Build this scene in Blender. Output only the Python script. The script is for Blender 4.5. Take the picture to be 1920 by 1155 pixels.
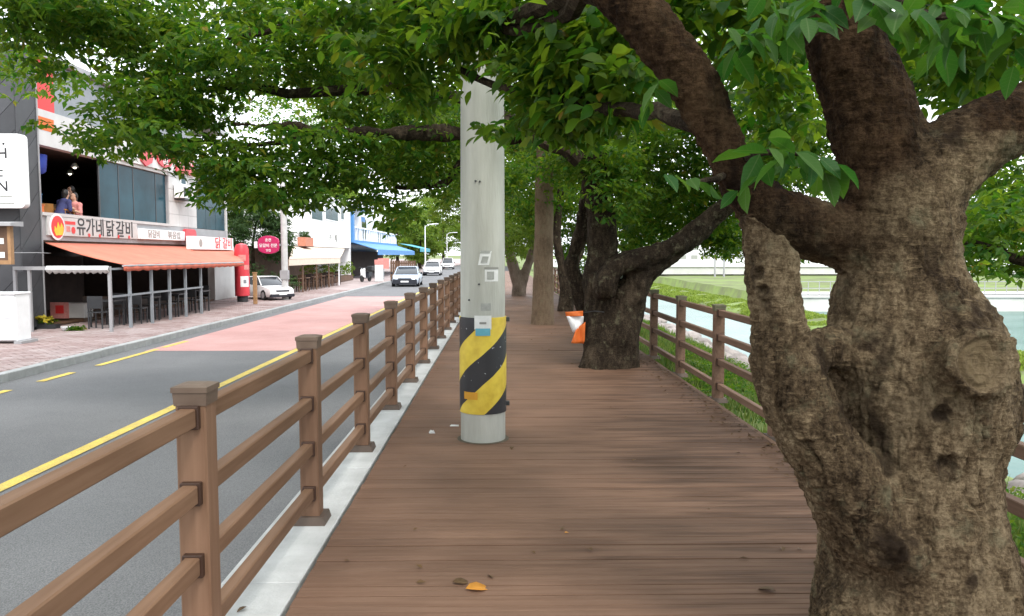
import bpy, bmesh, math, random
import numpy as np
from mathutils import Vector, Matrix
import openvdb

# ------------------------------------------------------------------ setup
for o in list(bpy.data.objects):
    bpy.data.objects.remove(o)
sc = bpy.context.scene
COL = sc.collection
R = math.radians
random.seed(7)

FPX = 1450.0                      # focal length in pixels of the 1920 px wide photograph
CAM = Vector((0.0, 0.0, 1.56))
cam_d = bpy.data.cameras.new('camera')
cam_d.sensor_width = 36.0
cam_d.lens = 36.0 * FPX / 1920.0
cam_d.clip_start = 0.05
cam_d.clip_end = 6000
cam = bpy.data.objects.new('camera', cam_d)
COL.objects.link(cam)
cam.location = CAM
cam.rotation_euler = (R(90 - 3.93), 0, R(-0.91))
sc.camera = cam
CAMROT = cam.rotation_euler.to_matrix()

SUN_EL, SUN_AZ = R(50), R(158)     # azimuth from +Y towards +X: the brightest sky is behind the camera, over the river
world = bpy.data.worlds.new('World')
sc.world = world
world.use_nodes = True
wn = world.node_tree.nodes; wl = world.node_tree.links
wn.clear()
w_out = wn.new('ShaderNodeOutputWorld')
w_bg = wn.new('ShaderNodeBackground')
w_sky = wn.new('ShaderNodeTexSky')
w_sky.sky_type = 'NISHITA'
w_sky.sun_disc = False
w_sky.sun_elevation = SUN_EL
w_sky.sun_rotation = SUN_AZ
w_sky.dust_density = 4.0
w_sky.air_density = 1.0
# an even overcast: cloud layer mixed over the clear sky
w_mix = wn.new('ShaderNodeMix'); w_mix.data_type = 'RGBA'
w_mix.inputs[0].default_value = 0.82
w_mix.inputs[7].default_value = (12.0, 12.4, 13.0, 1)
wl.new(w_sky.outputs[0], w_mix.inputs[6])
wl.new(w_mix.outputs[2], w_bg.inputs[0])
w_bg.inputs[1].default_value = 0.115
wl.new(w_bg.outputs[0], w_out.inputs[0])

sun_d = bpy.data.lights.new('sun', 'SUN')
sun_d.energy = 1.5
sun_d.angle = R(14)
sun_d.color = (1.0, 0.96, 0.9)
sun = bpy.data.objects.new('sun', sun_d)
COL.objects.link(sun)
sdir = Vector((math.sin(SUN_AZ) * math.cos(SUN_EL), math.cos(SUN_AZ) * math.cos(SUN_EL), math.sin(SUN_EL)))
sun.rotation_euler = (-sdir).to_track_quat('-Z', 'Y').to_euler()
sun.location = (8, -20, 30)

sc.view_settings.view_transform = 'Standard'
sc.view_settings.look = 'None'
sc.view_settings.gamma = 1.0
sc.view_settings.use_curve_mapping = False
sc.view_settings.exposure = 1.12
sc.render.engine = 'CYCLES'
sc.cycles.use_denoising = True
sc.cycles.max_bounces = 8
sc.cycles.diffuse_bounces = 4
sc.cycles.transmission_bounces = 6
sc.cycles.transparent_max_bounces = 12
sc.cycles.caustics_reflective = False
sc.cycles.caustics_refractive = False

# ------------------------------------------------------------------ geometry helpers
def ray(u, v):
    d = Vector(((u - 960.0) / FPX, -(v - 577.5) / FPX, -1.0))
    return CAMROT @ d
def atY(u, v, Y):
    d = ray(u, v); return CAM + d * (Y / d.y)
def atZ(u, v, z):
    d = ray(u, v); return CAM + d * ((z - CAM.z) / d.z)
def atX(u, v, x):
    d = ray(u, v); return CAM + d * (x / d.x)

def Wm(o):
    m = o.matrix_basis.copy()
    if o.parent:
        m = Wm(o.parent) @ o.matrix_parent_inverse @ m
    return m
def adopt(o, p, local):
    o.parent = p
    if not local:
        o.matrix_parent_inverse = Wm(p).inverted()
def tag(o, label=None, cat=None, group=None, kind=None):
    if label: o['label'] = label
    if cat: o['category'] = cat
    if group: o['group'] = group
    if kind: o['kind'] = kind
    return o
def thing(name, label, cat, loc=(0, 0, 0), rz=0, group=None):
    o = bpy.data.objects.new(name, None); COL.objects.link(o)
    o.empty_display_size = 0.2
    o.location = loc; o.rotation_euler = (0, 0, rz)
    return tag(o, label, cat, group)
def link(name, me, mat=None, parent=None, local=False):
    o = bpy.data.objects.new(name, me)
    if mat is not None and not me.materials: me.materials.append(mat)
    COL.objects.link(o)
    if parent is not None: adopt(o, parent, local)
    return o
def kids(o):
    return [c for c in bpy.data.objects if c.parent is o]
def copy_tree(o, parent=None, _k=None):
    if _k is None:
        _k = {}
        for c in bpy.data.objects:
            if c.parent: _k.setdefault(c.parent.name, []).append(c)
    c = o.copy(); COL.objects.link(c)
    if parent is not None: c.parent = parent
    for ch in _k.get(o.name, []): copy_tree(ch, c, _k)
    return c
def np_mesh(name, V, F, smooth=True):
    """V (n,3), F (m,k) all faces of the same size"""
    me = bpy.data.meshes.new(name)
    V = np.asarray(V, np.float32); F = np.asarray(F, np.int32)
    m, k = F.shape
    me.vertices.add(len(V)); me.vertices.foreach_set('co', V.ravel())
    me.loops.add(m * k); me.loops.foreach_set('vertex_index', F.ravel())
    me.polygons.add(m)
    me.polygons.foreach_set('loop_start', np.arange(0, m * k, k, dtype=np.int32))
    me.polygons.foreach_set('use_smooth', np.full(m, smooth, bool))
    me.update(calc_edges=True)
    return me

class MB:
    def __init__(s): s.v = []; s.f = []
    def quadbox(s, p):      # 8 points, bottom 4 ccw then top 4
        n = len(s.v); s.v += [tuple(q) for q in p]
        s.f += [(n+3, n+2, n+1, n), (n+4, n+5, n+6, n+7), (n, n+1, n+5, n+4), (n+1, n+2, n+6, n+5), (n+2, n+3, n+7, n+6), (n+3, n, n+4, n+7)]
        return s
    def box(s, x0, y0, z0, x1, y1, z1):
        x0, x1 = min(x0, x1), max(x0, x1); y0, y1 = min(y0, y1), max(y0, y1); z0, z1 = min(z0, z1), max(z0, z1)
        return s.quadbox([(x0, y0, z0), (x1, y0, z0), (x1, y1, z0), (x0, y1, z0), (x0, y0, z1), (x1, y0, z1), (x1, y1, z1), (x0, y1, z1)])
    def prism(s, poly, axis, a, b):   # poly: list of 2-D points (ccw seen from +axis) ; extruded along axis
        n = len(s.v); k = len(poly)
        def mk(p, t):
            if axis == 'x': return (t, p[0], p[1])
            if axis == 'y': return (p[0], t, p[1])
            return (p[0], p[1], t)
        s.v += [mk(p, a) for p in poly] + [mk(p, b) for p in poly]
        s.f.append(tuple(range(n, n + k))); s.f.append(tuple(range(n + 2*k - 1, n + k - 1, -1)))
        for i in range(k):
            j = (i + 1) % k
            s.f.append((n + j, n + i, n + k + i, n + k + j))
        return s
    def tube(s, pts, rad, sides=8, caps=True):
        pts = [Vector(p) for p in pts]; n0 = len(s.v); k = len(pts)
        rad = [rad] * k if not isinstance(rad, (list, tuple)) else list(rad)
        side = None
        for i, p in enumerate(pts):
            t = (pts[min(i + 1, k - 1)] - pts[max(i - 1, 0)]).normalized()
            if side is None:
                side = t.cross(Vector((0, 0, 1)))
                if side.length < 0.05: side = t.cross(Vector((1, 0, 0)))
            side = (side - t * side.dot(t)).normalized()
            up = t.cross(side)
            for j in range(sides):
                a = 2 * math.pi * j / sides
                s.v.append(tuple(p + (side * math.cos(a) + up * math.sin(a)) * rad[i]))
        for i in range(k - 1):
            for j in range(sides):
                a = n0 + i * sides + j; b = n0 + i * sides + (j + 1) % sides
                s.f.append((a, b, b + sides, a + sides))
        if caps:
            s.f.append(tuple(n0 + j for j in reversed(range(sides))))
            s.f.append(tuple(n0 + (k - 1) * sides + j for j in range(sides)))
        return s
    def lathe(s, prof, c=(0, 0, 0), sides=24):   # prof: (r,z)
        return s.tube([(c[0], c[1], c[2] + z) for r, z in prof], [max(r, 1e-4) for r, z in prof], sides)
    def build(s, name, mat, parent=None, local=False, smooth=False, bevel=0.0, seg=1):
        me = bpy.data.meshes.new(name)
        me.from_pydata([tuple(v) for v in s.v], [], s.f)
        bm = bmesh.new(); bm.from_mesh(me)
        bmesh.ops.recalc_face_normals(bm, faces=bm.faces)
        if bevel > 0:
            es = [e for e in bm.edges if len(e.link_faces) == 2 and e.calc_face_angle(0) > 0.5]
            bmesh.ops.bevel(bm, geom=es, offset=bevel, segments=seg, affect='EDGES', clamp_overlap=True)
        if smooth:
            for f in bm.faces: f.smooth = True
            for e in bm.edges:
                if len(e.link_faces) == 2 and e.calc_face_angle(0) > 0.7: e.smooth = False
        bm.to_mesh(me); bm.free()
        return link(name, me, mat, parent, local)

# --- numpy value noise
def _hash(ix, iy, iz, seed):
    h = (ix.astype(np.int64) * 374761393 + iy.astype(np.int64) * 668265263 + iz.astype(np.int64) * 2147483647 + seed * 1274126177) & 0xffffffff
    h = ((h ^ (h >> 13)) * 1274126177) & 0xffffffff
    h = ((h ^ (h >> 16)) * 2246822519) & 0xffffffff
    return ((h ^ (h >> 15)) & 0xffff) / 32767.5 - 1.0
def vnoise(P, seed=0):
    i = np.floor(P).astype(np.int64); f = P - i; f = f * f * (3 - 2 * f)
    r = 0
    for dx in (0, 1):
        wx = f[:, 0] if dx else 1 - f[:, 0]
        for dy in (0, 1):
            wy = f[:, 1] if dy else 1 - f[:, 1]
            for dz in (0, 1):
                wz = f[:, 2] if dz else 1 - f[:, 2]
                r = r + wx * wy * wz * _hash(i[:, 0] + dx, i[:, 1] + dy, i[:, 2] + dz, seed)
    return r
def fbm(P, oct=3, seed=0):
    a, s, r = 1.0, 1.0, 0
    for o in range(oct):
        r = r + a * vnoise(P * s, seed + o); a *= 0.5; s *= 2.03
    return r

# --- smooth-union bodies: list of strands, each a list of (x,y,z,r); polygonised with a level set
def sdf_body(name, strands, voxel, k=0.05, cuts=None, ks=None):
    allp = np.array([p for s in strands for p in s], float)
    pad = allp[:, 3].max() * 0 + 0.08 + k
    lo = (allp[:, :3] - allp[:, 3:4]).min(0) - pad; hi = (allp[:, :3] + allp[:, 3:4]).max(0) + pad
    n = np.ceil((hi - lo) / voxel).astype(int) + 1
    big = 3 * voxel + k
    D = np.full(n, big, np.float32)
    for si, s in enumerate(strands):
        kk = ks[si] if ks else k
        S = np.full(n, big, np.float32)
        for a, b in zip(s[:-1], s[1:]):
            A = np.array(a[:3]); B = np.array(b[:3]); ra, rb = a[3], b[3]
            m = big + 0.02
            l2 = np.maximum(np.floor((np.minimum(A - ra, B - rb) - m - lo) / voxel).astype(int), 0)
            h2 = np.minimum(np.ceil((np.maximum(A + ra, B + rb) + m - lo) / voxel).astype(int) + 1, n)
            if (h2 <= l2).any(): continue
            gx = (lo[0] + voxel * np.arange(l2[0], h2[0]))[:, None, None] - A[0]
            gy = (lo[1] + voxel * np.arange(l2[1], h2[1]))[None, :, None] - A[1]
            gz = (lo[2] + voxel * np.arange(l2[2], h2[2]))[None, None, :] - A[2]
            BA = B - A; L2 = max((BA * BA).sum(), 1e-9)
            t = np.clip((gx * BA[0] + gy * BA[1] + gz * BA[2]) / L2, 0, 1)
            d = np.sqrt((gx - t * BA[0]) ** 2 + (gy - t * BA[1]) ** 2 + (gz - t * BA[2]) ** 2) - (ra + (rb - ra) * t)
            sub = S[l2[0]:h2[0], l2[1]:h2[1], l2[2]:h2[2]]
            np.minimum(sub, d.astype(np.float32), out=sub)
        if cuts and si in cuts:
            for (p0, nn) in cuts[si]:
                X = (lo[0] + voxel * np.arange(n[0]))[:, None, None] - p0[0]
                Y = (lo[1] + voxel * np.arange(n[1]))[None, :, None] - p0[1]
                Z = (lo[2] + voxel * np.arange(n[2]))[None, None, :] - p0[2]
                S = np.maximum(S, (X * nn[0] + Y * nn[1] + Z * nn[2]).astype(np.float32))
        h = np.maximum(kk - np.abs(D - S), 0) / max(kk, 1e-6)
        D = np.minimum(D, S) - h * h * kk * 0.25
    D = np.minimum(D, big)
    g = openvdb.FloatGrid(float(big)); g.copyFromArray(D)
    g.transform = openvdb.createLinearTransform(voxelSize=voxel)
    P, Q = g.convertToQuads(isovalue=0.0)
    P = P + lo
    a, b, c = P[Q[:, 0]], P[Q[:, 1]], P[Q[:, 2]]
    ct = P.mean(0)
    if (np.cross(b - a, c - a) * (a - ct)).sum() < 0: Q = Q[:, ::-1]
    return P, Q
def body_obj(name, strands, voxel, mat, parent, k=0.05, cuts=None, ks=None, disp=None, local=False, attr=None):
    P, Q = sdf_body(name, strands, voxel, k, cuts, ks)
    me = np_mesh(name, P, Q)
    if disp is not None:
        N = np.empty(len(P) * 3, np.float32); me.vertices.foreach_get('normal', N)
        N = N.reshape(-1, 3)
        P = P + N * disp(P, N)[:, None]
        me.vertices.foreach_set('co', P.astype(np.float32).ravel()); me.update()
    if attr is not None:
        for nm, fn in attr.items():
            at = me.attributes.new(nm, 'FLOAT', 'POINT')
            at.data.foreach_set('value', fn(P).astype(np.float32))
    return link(name, me, mat, parent, local)

def catmull(pts, n=6):
    pts = [np.array(p, float) for p in pts]
    if len(pts) < 3: return [tuple(p) for p in pts]
    P = [2 * pts[0] - pts[1]] + pts + [2 * pts[-1] - pts[-2]]
    out = []
    for i in range(1, len(P) - 2):
        a, b, c, d = P[i-1], P[i], P[i+1], P[i+2]
        for j in range(n):
            t = j / n
            out.append(tuple(0.5 * ((2*b) + (-a + c)*t + (2*a - 5*b + 4*c - d)*t*t + (-a + 3*b - 3*c + d)*t**3)))
    out.append(tuple(P[-2]))
    return out
def text_mesh(body, size, mat, depth=0.0, align='CENTER'):
    c = bpy.data.curves.new('lettering', 'FONT'); c.body = body; c.size = size; c.extrude = depth
    c.align_x = align; c.align_y = 'CENTER'; c.resolution_u = 3; c.offset = size * 0.012
    o = bpy.data.objects.new('lettering', c); COL.objects.link(o)
    dg = bpy.context.evaluated_depsgraph_get()
    me = bpy.data.meshes.new_from_object(o.evaluated_get(dg))
    bpy.data.objects.remove(o); me.name = 'lettering'
    me.materials.clear(); me.materials.append(mat)
    return me
FACE_X = Matrix(((0, 0, 1), (1, 0, 0), (0, 1, 0))).to_4x4()          # text that faces +X and reads towards +Y
def text(body, size, mat, parent, loc, rot=None, depth=0.004, sx=1.0):
    me = text_mesh(body, size, mat, depth)
    o = bpy.data.objects.new('lettering', me); COL.objects.link(o)
    m = (rot if rot is not None else FACE_X) @ Matrix.Scale(sx, 4, (1, 0, 0))
    adopt(o, parent, False)
    o.matrix_basis = Matrix.Translation(loc) @ m
    return o
FACE_CAM = Matrix(((1, 0, 0), (0, 0, -1), (0, 1, 0))).to_4x4()       # text that faces -Y

# ------------------------------------------------------------------ materials
def nmat(name):
    m = bpy.data.materials.new(name); m.use_nodes = True
    nt = m.node_tree; b = nt.nodes['Principled BSDF']
    return m, nt, nt.nodes, nt.links, b
def simple(name, col, rough=0.6, var=0.12, scale=6.0, bump=0.0, bscale=60.0, metal=0.0, spec=0.4, col2=None, rnd=0.0, stretch=None, emit=0, speck=0):
    m, nt, N, L, b = nmat(name)
    tc = N.new('ShaderNodeNewGeometry')
    mp = N.new('ShaderNodeMapping'); L.new(tc.outputs['Position'], mp.inputs[0])
    if stretch: mp.inputs['Scale'].default_value = stretch
    nz = N.new('ShaderNodeTexNoise'); nz.inputs['Scale'].default_value = scale; nz.inputs['Detail'].default_value = 5; nz.inputs['Roughness'].default_value = 0.6
    L.new(mp.outputs[0], nz.inputs['Vector'])
    rp = N.new('ShaderNodeValToRGB'); rp.color_ramp.elements[0].position = 0.3; rp.color_ramp.elements[1].position = 0.7
    c2 = col2 if col2 else tuple(min(1, c * (1 + var)) for c in col)
    c1 = tuple(c * (1 - var) for c in col) if not col2 else col
    rp.color_ramp.elements[0].color = (*c1, 1); rp.color_ramp.elements[1].color = (*c2, 1)
    L.new(nz.outputs['Fac'], rp.inputs[0])
    out = rp.outputs[0]
    if speck > 0:      # aggregate
        n3 = N.new('ShaderNodeTexNoise'); n3.inputs['Scale'].default_value = 95; n3.inputs['Detail'].default_value = 3; L.new(mp.outputs[0], n3.inputs['Vector'])
        r3 = N.new('ShaderNodeMapRange'); r3.inputs[1].default_value = .3; r3.inputs[2].default_value = .7; r3.inputs[3].default_value = 1 - speck; r3.inputs[4].default_value = 1 + speck
        L.new(n3.outputs['Fac'], r3.inputs[0])
        h3 = N.new('ShaderNodeHueSaturation'); L.new(r3.outputs[0], h3.inputs['Value']); L.new(out, h3.inputs['Color']); out = h3.outputs[0]
    if rnd > 0:
        oi = N.new('ShaderNodeObjectInfo'); hs = N.new('ShaderNodeHueSaturation')
        mr = N.new('ShaderNodeMapRange'); mr.inputs[3].default_value = 1 - rnd; mr.inputs[4].default_value = 1 + rnd
        L.new(oi.outputs['Random'], mr.inputs[0]); L.new(mr.outputs[0], hs.inputs['Value']); L.new(out, hs.inputs['Color'])
        out = hs.outputs[0]
    L.new(out, b.inputs['Base Color'])
    b.inputs['Roughness'].default_value = rough; b.inputs['Metallic'].default_value = metal
    b.inputs['Specular IOR Level'].default_value = spec
    if bump > 0:
        n2 = N.new('ShaderNodeTexNoise'); n2.inputs['Scale'].default_value = bscale; n2.inputs['Detail'].default_value = 4
        L.new(mp.outputs[0], n2.inputs['Vector'])
        bp = N.new('ShaderNodeBump'); bp.inputs['Strength'].default_value = bump; bp.inputs['Distance'].default_value = 0.01
        L.new(n2.outputs['Fac'], bp.inputs['Height']); L.new(bp.outputs[0], b.inputs['Normal'])
    if emit:
        b.inputs['Emission Color'].default_value = (*col, 1); b.inputs['Emission Strength'].default_value = emit
    return m

M = {}
M['asphalt'] = simple('asphalt', (0.128, 0.130, 0.134), 0.88, 0.16, 0.5, 0.8, 190, col2=(0.165, 0.167, 0.171), spec=.2, speck=.35)
M['red_road'] = simple('red_surfacing', (0.38, 0.205, 0.19), 0.88, 0.12, 0.8, 0.4, 120, col2=(0.46, 0.275, 0.255), speck=.25)
M['yellow_line'] = simple('yellow_line', (0.40, 0.31, 0.09), 0.8, 0.12, 5, 0.2, 90, col2=(0.62, 0.46, 0.08), speck=.3)
M['kerb'] = simple('kerb_concrete', (0.30, 0.31, 0.31), 0.85, 0.15, 5, 0.3, 60, rnd=0.06)
M['concrete'] = simple('concrete', (0.38, 0.385, 0.38), 0.85, 0.2, 4, 0.4, 50, rnd=0.05, col2=(0.52, 0.525, 0.52))
M['paver'] = simple('paver', (0.22, 0.16, 0.15), 0.85, 0.2, 0.9, 0.2, 60, col2=(0.40, 0.34, 0.33))
M['ground'] = simple('ground', (0.13, 0.12, 0.10), 0.95, 0.3, 1.0, 0.3, 20)
M['dark_panel'] = simple('dark_panel', (0.045, 0.047, 0.052), 0.5, 0.15, 3, 0.1, 40, rnd=0.18)
M['panel_back'] = simple('panel_back', (0.012, 0.012, 0.013), 0.8)
M['white_paint'] = simple('white_paint', (0.74, 0.75, 0.76), 0.55, 0.05, 3)
M['white_tile'] = simple('white_tile', (0.50, 0.50, 0.49), 0.5, 0.08, 2, rnd=0.05)
M['grey_band'] = simple('grey_band', (0.30, 0.30, 0.31), 0.5, 0.1, 2)
M['grey_metal'] = simple('grey_metal', (0.20, 0.22, 0.24), 0.45, 0.1, 5)
M['dark_metal'] = simple('dark_metal', (0.03, 0.032, 0.035), 0.45, 0.15, 5)
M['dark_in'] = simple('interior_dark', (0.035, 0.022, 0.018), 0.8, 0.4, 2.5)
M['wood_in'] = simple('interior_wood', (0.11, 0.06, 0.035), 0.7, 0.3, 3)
M['coral'] = simple('coral_awning', (0.50, 0.145, 0.095), 0.8, 0.08, 1.6, 0.2, 30, col2=(0.60, 0.195, 0.13))
M['coral_in'] = simple('coral_valance', (0.50, 0.12, 0.07), 0.75, 0.1, 4)
M['cream'] = simple('cream_awning', (0.62, 0.52, 0.42), 0.75, 0.08, 4)
M['blue'] = simple('blue_paint', (0.07, 0.22, 0.48), 0.6, 0.1, 3)
M['teal_aw'] = simple('teal_awning', (0.06, 0.30, 0.38), 0.6, 0.1, 3)
M['red'] = simple('red_plastic', (0.55, 0.045, 0.06), 0.4, 0.1, 3)
M['magenta'] = simple('crimson_sign', (0.42, 0.02, 0.10), 0.4, 0.1, 3)
M['red_text'] = simple('red_letter', (0.62, 0.03, 0.03), 0.5, 0.05, 3)
M['black_text'] = simple('black_letter', (0.018, 0.018, 0.02), 0.5, 0.05, 3)
M['grey_text'] = simple('grey_letter', (0.22, 0.22, 0.2), 0.5, 0.05, 3)
M['orange'] = simple('orange', (0.60, 0.13, 0.02), 0.6, 0.12, 6)
M['yellow'] = simple('yellow', (0.72, 0.46, 0.02), 0.5, 0.1, 5)
M['wood'] = simple('tan_wood', (0.30, 0.17, 0.08), 0.7, 0.2, 5)
M['chair_wood'] = simple('orange_wood', (0.40, 0.17, 0.04), 0.6, 0.2, 5)
M['navy'] = simple('navy_cloth', (0.035, 0.04, 0.12), 0.85, 0.15, 12)
M['jeans'] = simple('jeans', (0.05, 0.07, 0.13), 0.85, 0.15, 12)
M['pink'] = simple('pink_cloth', (0.55, 0.22, 0.20), 0.85, 0.15, 12)
M['greycloth'] = simple('grey_cloth', (0.30, 0.31, 0.34), 0.85, 0.15, 12)
M['skin'] = simple('skin', (0.45, 0.26, 0.18), 0.55, 0.08, 12)
M['hair'] = simple('hair', (0.012, 0.010, 0.009), 0.5, 0.2, 30)
M['car_silver'] = simple('car_silver', (0.40, 0.46, 0.55), 0.25, 0.03, 3, metal=0.3)
M['car_white'] = simple('car_white', (0.75, 0.75, 0.75), 0.25, 0.03, 3)
M['car_dark'] = simple('car_dark', (0.02, 0.022, 0.03), 0.35, 0.1, 3)
M['tyre'] = simple('tyre', (0.018, 0.018, 0.018), 0.85, 0.1, 9)
M['glass_dark'] = simple('dark_glass', (0.018, 0.024, 0.03), 0.06, 0.2, 1.5, spec=0.7)
M['glass_teal'] = simple('teal_glass', (0.012, 0.05, 0.07), 0.18, 0.4, 0.8, spec=0.08)
M['lamp'] = simple('lamp_lens', (0.75, 0.77, 0.8), 0.15, 0.02, 3)
M['pole'] = simple('pole_concrete', (0.27, 0.275, 0.24), 0.85, 0.1, 4.5, 0.5, 60, col2=(0.46, 0.465, 0.425), stretch=(1, 1, 0.16), spec=.15)
M['paper'] = simple('paper', (0.62, 0.63, 0.62), 0.8, 0.08, 14)
M['paper_grey'] = simple('paper_grey', (0.30, 0.31, 0.29), 0.8, 0.15, 24)
M['cyan'] = simple('cyan_print', (0.10, 0.33, 0.42), 0.6, 0.1, 14)
M['grass'] = simple('grass_soil', (0.085, 0.085, 0.045), 0.95, 0.3, 0.5, 0.5, 12, col2=(0.15, 0.22, 0.045))
M['soil'] = simple('soil', (0.10, 0.085, 0.06), 0.95, 0.3, 3, 0.4, 25)
M['stone'] = simple('river_stone', (0.21, 0.185, 0.17), 0.85, 0.25, 4, 0.4, 18, rnd=0.25)
M['pale_wall'] = simple('pale_wall', (0.48, 0.48, 0.46), 0.8, 0.08, 1.2)
M['river_wall'] = simple('river_wall', (0.50, 0.50, 0.47), 0.85, 0.15, 0.8)

def wood_mat(name, c1, c2, rnd, axis, rough=0.6, grooves=0.0):
    """stretched grain along axis (0 = x, 1 = y, 2 = z)"""
    m, nt, N, L, b = nmat(name)
    g = N.new('ShaderNodeNewGeometry'); oi = N.new('ShaderNodeObjectInfo')
    add = N.new('ShaderNodeVectorMath'); add.operation = 'ADD'
    cmb = N.new('ShaderNodeMath'); cmb.operation = 'MULTIPLY'; cmb.inputs[1].default_value = 37.0
    L.new(oi.outputs['Random'], cmb.inputs[0]); L.new(g.outputs['Position'], add.inputs[0]); L.new(cmb.outputs[0], add.inputs[1])
    mp = N.new('ShaderNodeMapping'); s = [14.0, 14.0, 14.0]; s[axis] = 0.7; mp.inputs['Scale'].default_value = s
    L.new(add.outputs[0], mp.inputs[0])
    n1 = N.new('ShaderNodeTexNoise'); n1.inputs['Scale'].default_value = 3.0; n1.inputs['Detail'].default_value = 6; L.new(mp.outputs[0], n1.inputs['Vector'])
    n2 = N.new('ShaderNodeTexNoise'); n2.inputs['Scale'].default_value = 1.1; n2.inputs['Detail'].default_value = 5; L.new(g.outputs['Position'], n2.inputs['Vector'])
    rp = N.new('ShaderNodeValToRGB'); rp.color_ramp.elements[0].position = 0.28; rp.color_ramp.elements[1].position = 0.72
    rp.color_ramp.elements[0].color = (*c1, 1); rp.color_ramp.elements[1].color = (*c2, 1)
    L.new(n1.outputs['Fac'], rp.inputs[0])
    # worn, dusty patches
    rp2 = N.new('ShaderNodeValToRGB'); rp2.color_ramp.elements[0].position = 0.35; rp2.color_ramp.elements[1].position = 0.72
    rp2.color_ramp.elements[0].color = (0.82, 0.82, 0.82, 1); rp2.color_ramp.elements[1].color = (1.18, 1.17, 1.16, 1)
    L.new(n2.outputs['Fac'], rp2.inputs[0])
    mu = N.new('ShaderNodeMix'); mu.data_type = 'RGBA'; mu.blend_type = 'MULTIPLY'; mu.inputs[0].default_value = 1.0
    L.new(rp.outputs[0], mu.inputs[6]); L.new(rp2.outputs[0], mu.inputs[7])
    mcol = mu.outputs[2]
    if grooves:      # dirt streaks lying along the boards, thickest on the side of the trees
        ms_ = N.new('ShaderNodeMapping'); ms_.inputs['Scale'].default_value = (0.8, 7.0, 1); L.new(g.outputs['Position'], ms_.inputs[0])
        n4 = N.new('ShaderNodeTexNoise'); n4.inputs['Scale'].default_value = 1.6; n4.inputs['Detail'].default_value = 6; L.new(ms_.outputs[0], n4.inputs['Vector'])
        sx_ = N.new('ShaderNodeSeparateXYZ'); L.new(g.outputs['Position'], sx_.inputs[0])
        m5 = N.new('ShaderNodeMapRange'); m5.inputs[1].default_value = -.2; m5.inputs[2].default_value = 1.9; m5.inputs[3].default_value = -.16; m5.inputs[4].default_value = .16; L.new(sx_.outputs['X'], m5.inputs[0])
        a5 = N.new('ShaderNodeMath'); a5.operation = 'ADD'; L.new(n4.outputs['Fac'], a5.inputs[0]); L.new(m5.outputs[0], a5.inputs[1])
        r5 = N.new('ShaderNodeValToRGB'); r5.color_ramp.elements[0].position = .48; r5.color_ramp.elements[1].position = .72
        r5.color_ramp.elements[0].color = (1, 1, 1, 1); r5.color_ramp.elements[1].color = (.55, .53, .51, 1); L.new(a5.outputs[0], r5.inputs[0])
        m6 = N.new('ShaderNodeMix'); m6.data_type = 'RGBA'; m6.blend_type = 'MULTIPLY'; m6.inputs[0].default_value = 1; L.new(mcol, m6.inputs[6]); L.new(r5.outputs[0], m6.inputs[7]); mcol = m6.outputs[2]
    hs = N.new('ShaderNodeHueSaturation'); mr = N.new('ShaderNodeMapRange'); mr.inputs[3].default_value = 1 - rnd; mr.inputs[4].default_value = 1 + rnd
    L.new(oi.outputs['Random'], mr.inputs[0]); L.new(mr.outputs[0], hs.inputs['Value']); L.new(mcol, hs.inputs['Color'])
    L.new(hs.outputs[0], b.inputs['Base Color'])
    b.inputs['Roughness'].default_value = rough; b.inputs['Specular IOR Level'].default_value = 0.13
    bp = N.new('ShaderNodeBump'); bp.inputs['Strength'].default_value = 0.3; bp.inputs['Distance'].default_value = 0.004
    h = n1.outputs['Fac']
    L.new(h, bp.inputs['Height']); L.new(bp.outputs[0], b.inputs['Normal'])
    return m
M['plank'] = wood_mat('deck_plank', (0.138, 0.078, 0.051), (0.185, 0.112, 0.077), 0.08, 0, 0.6, True)
M['fence'] = wood_mat('fence_wood', (0.150, 0.083, 0.049), (0.205, 0.122, 0.077), 0.08, 1, 0.55)
M['fence_post'] = wood_mat('fence_post_wood', (0.160, 0.090, 0.056), (0.215, 0.128, 0.083), 0.08, 2, 0.55)
M['cap'] = simple('post_cap', (0.095, 0.062, 0.044), 0.6, 0.2, 8, rnd=0.10, col2=(0.135, 0.095, 0.07))
M['bracket'] = simple('bracket', (0.045, 0.022, 0.014), 0.45, 0.15, 8)
M['base_plate'] = simple('base_plate', (0.085, 0.06, 0.045), 0.6, 0.2, 8)
M['fence_old'] = wood_mat('weathered_fence', (0.13, 0.078, 0.052), (0.20, 0.125, 0.088), 0.12, 1, 0.65)
M['cap_old'] = simple('mossy_cap', (0.10, 0.095, 0.055), 0.7, 0.25, 12, rnd=0.06)

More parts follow.
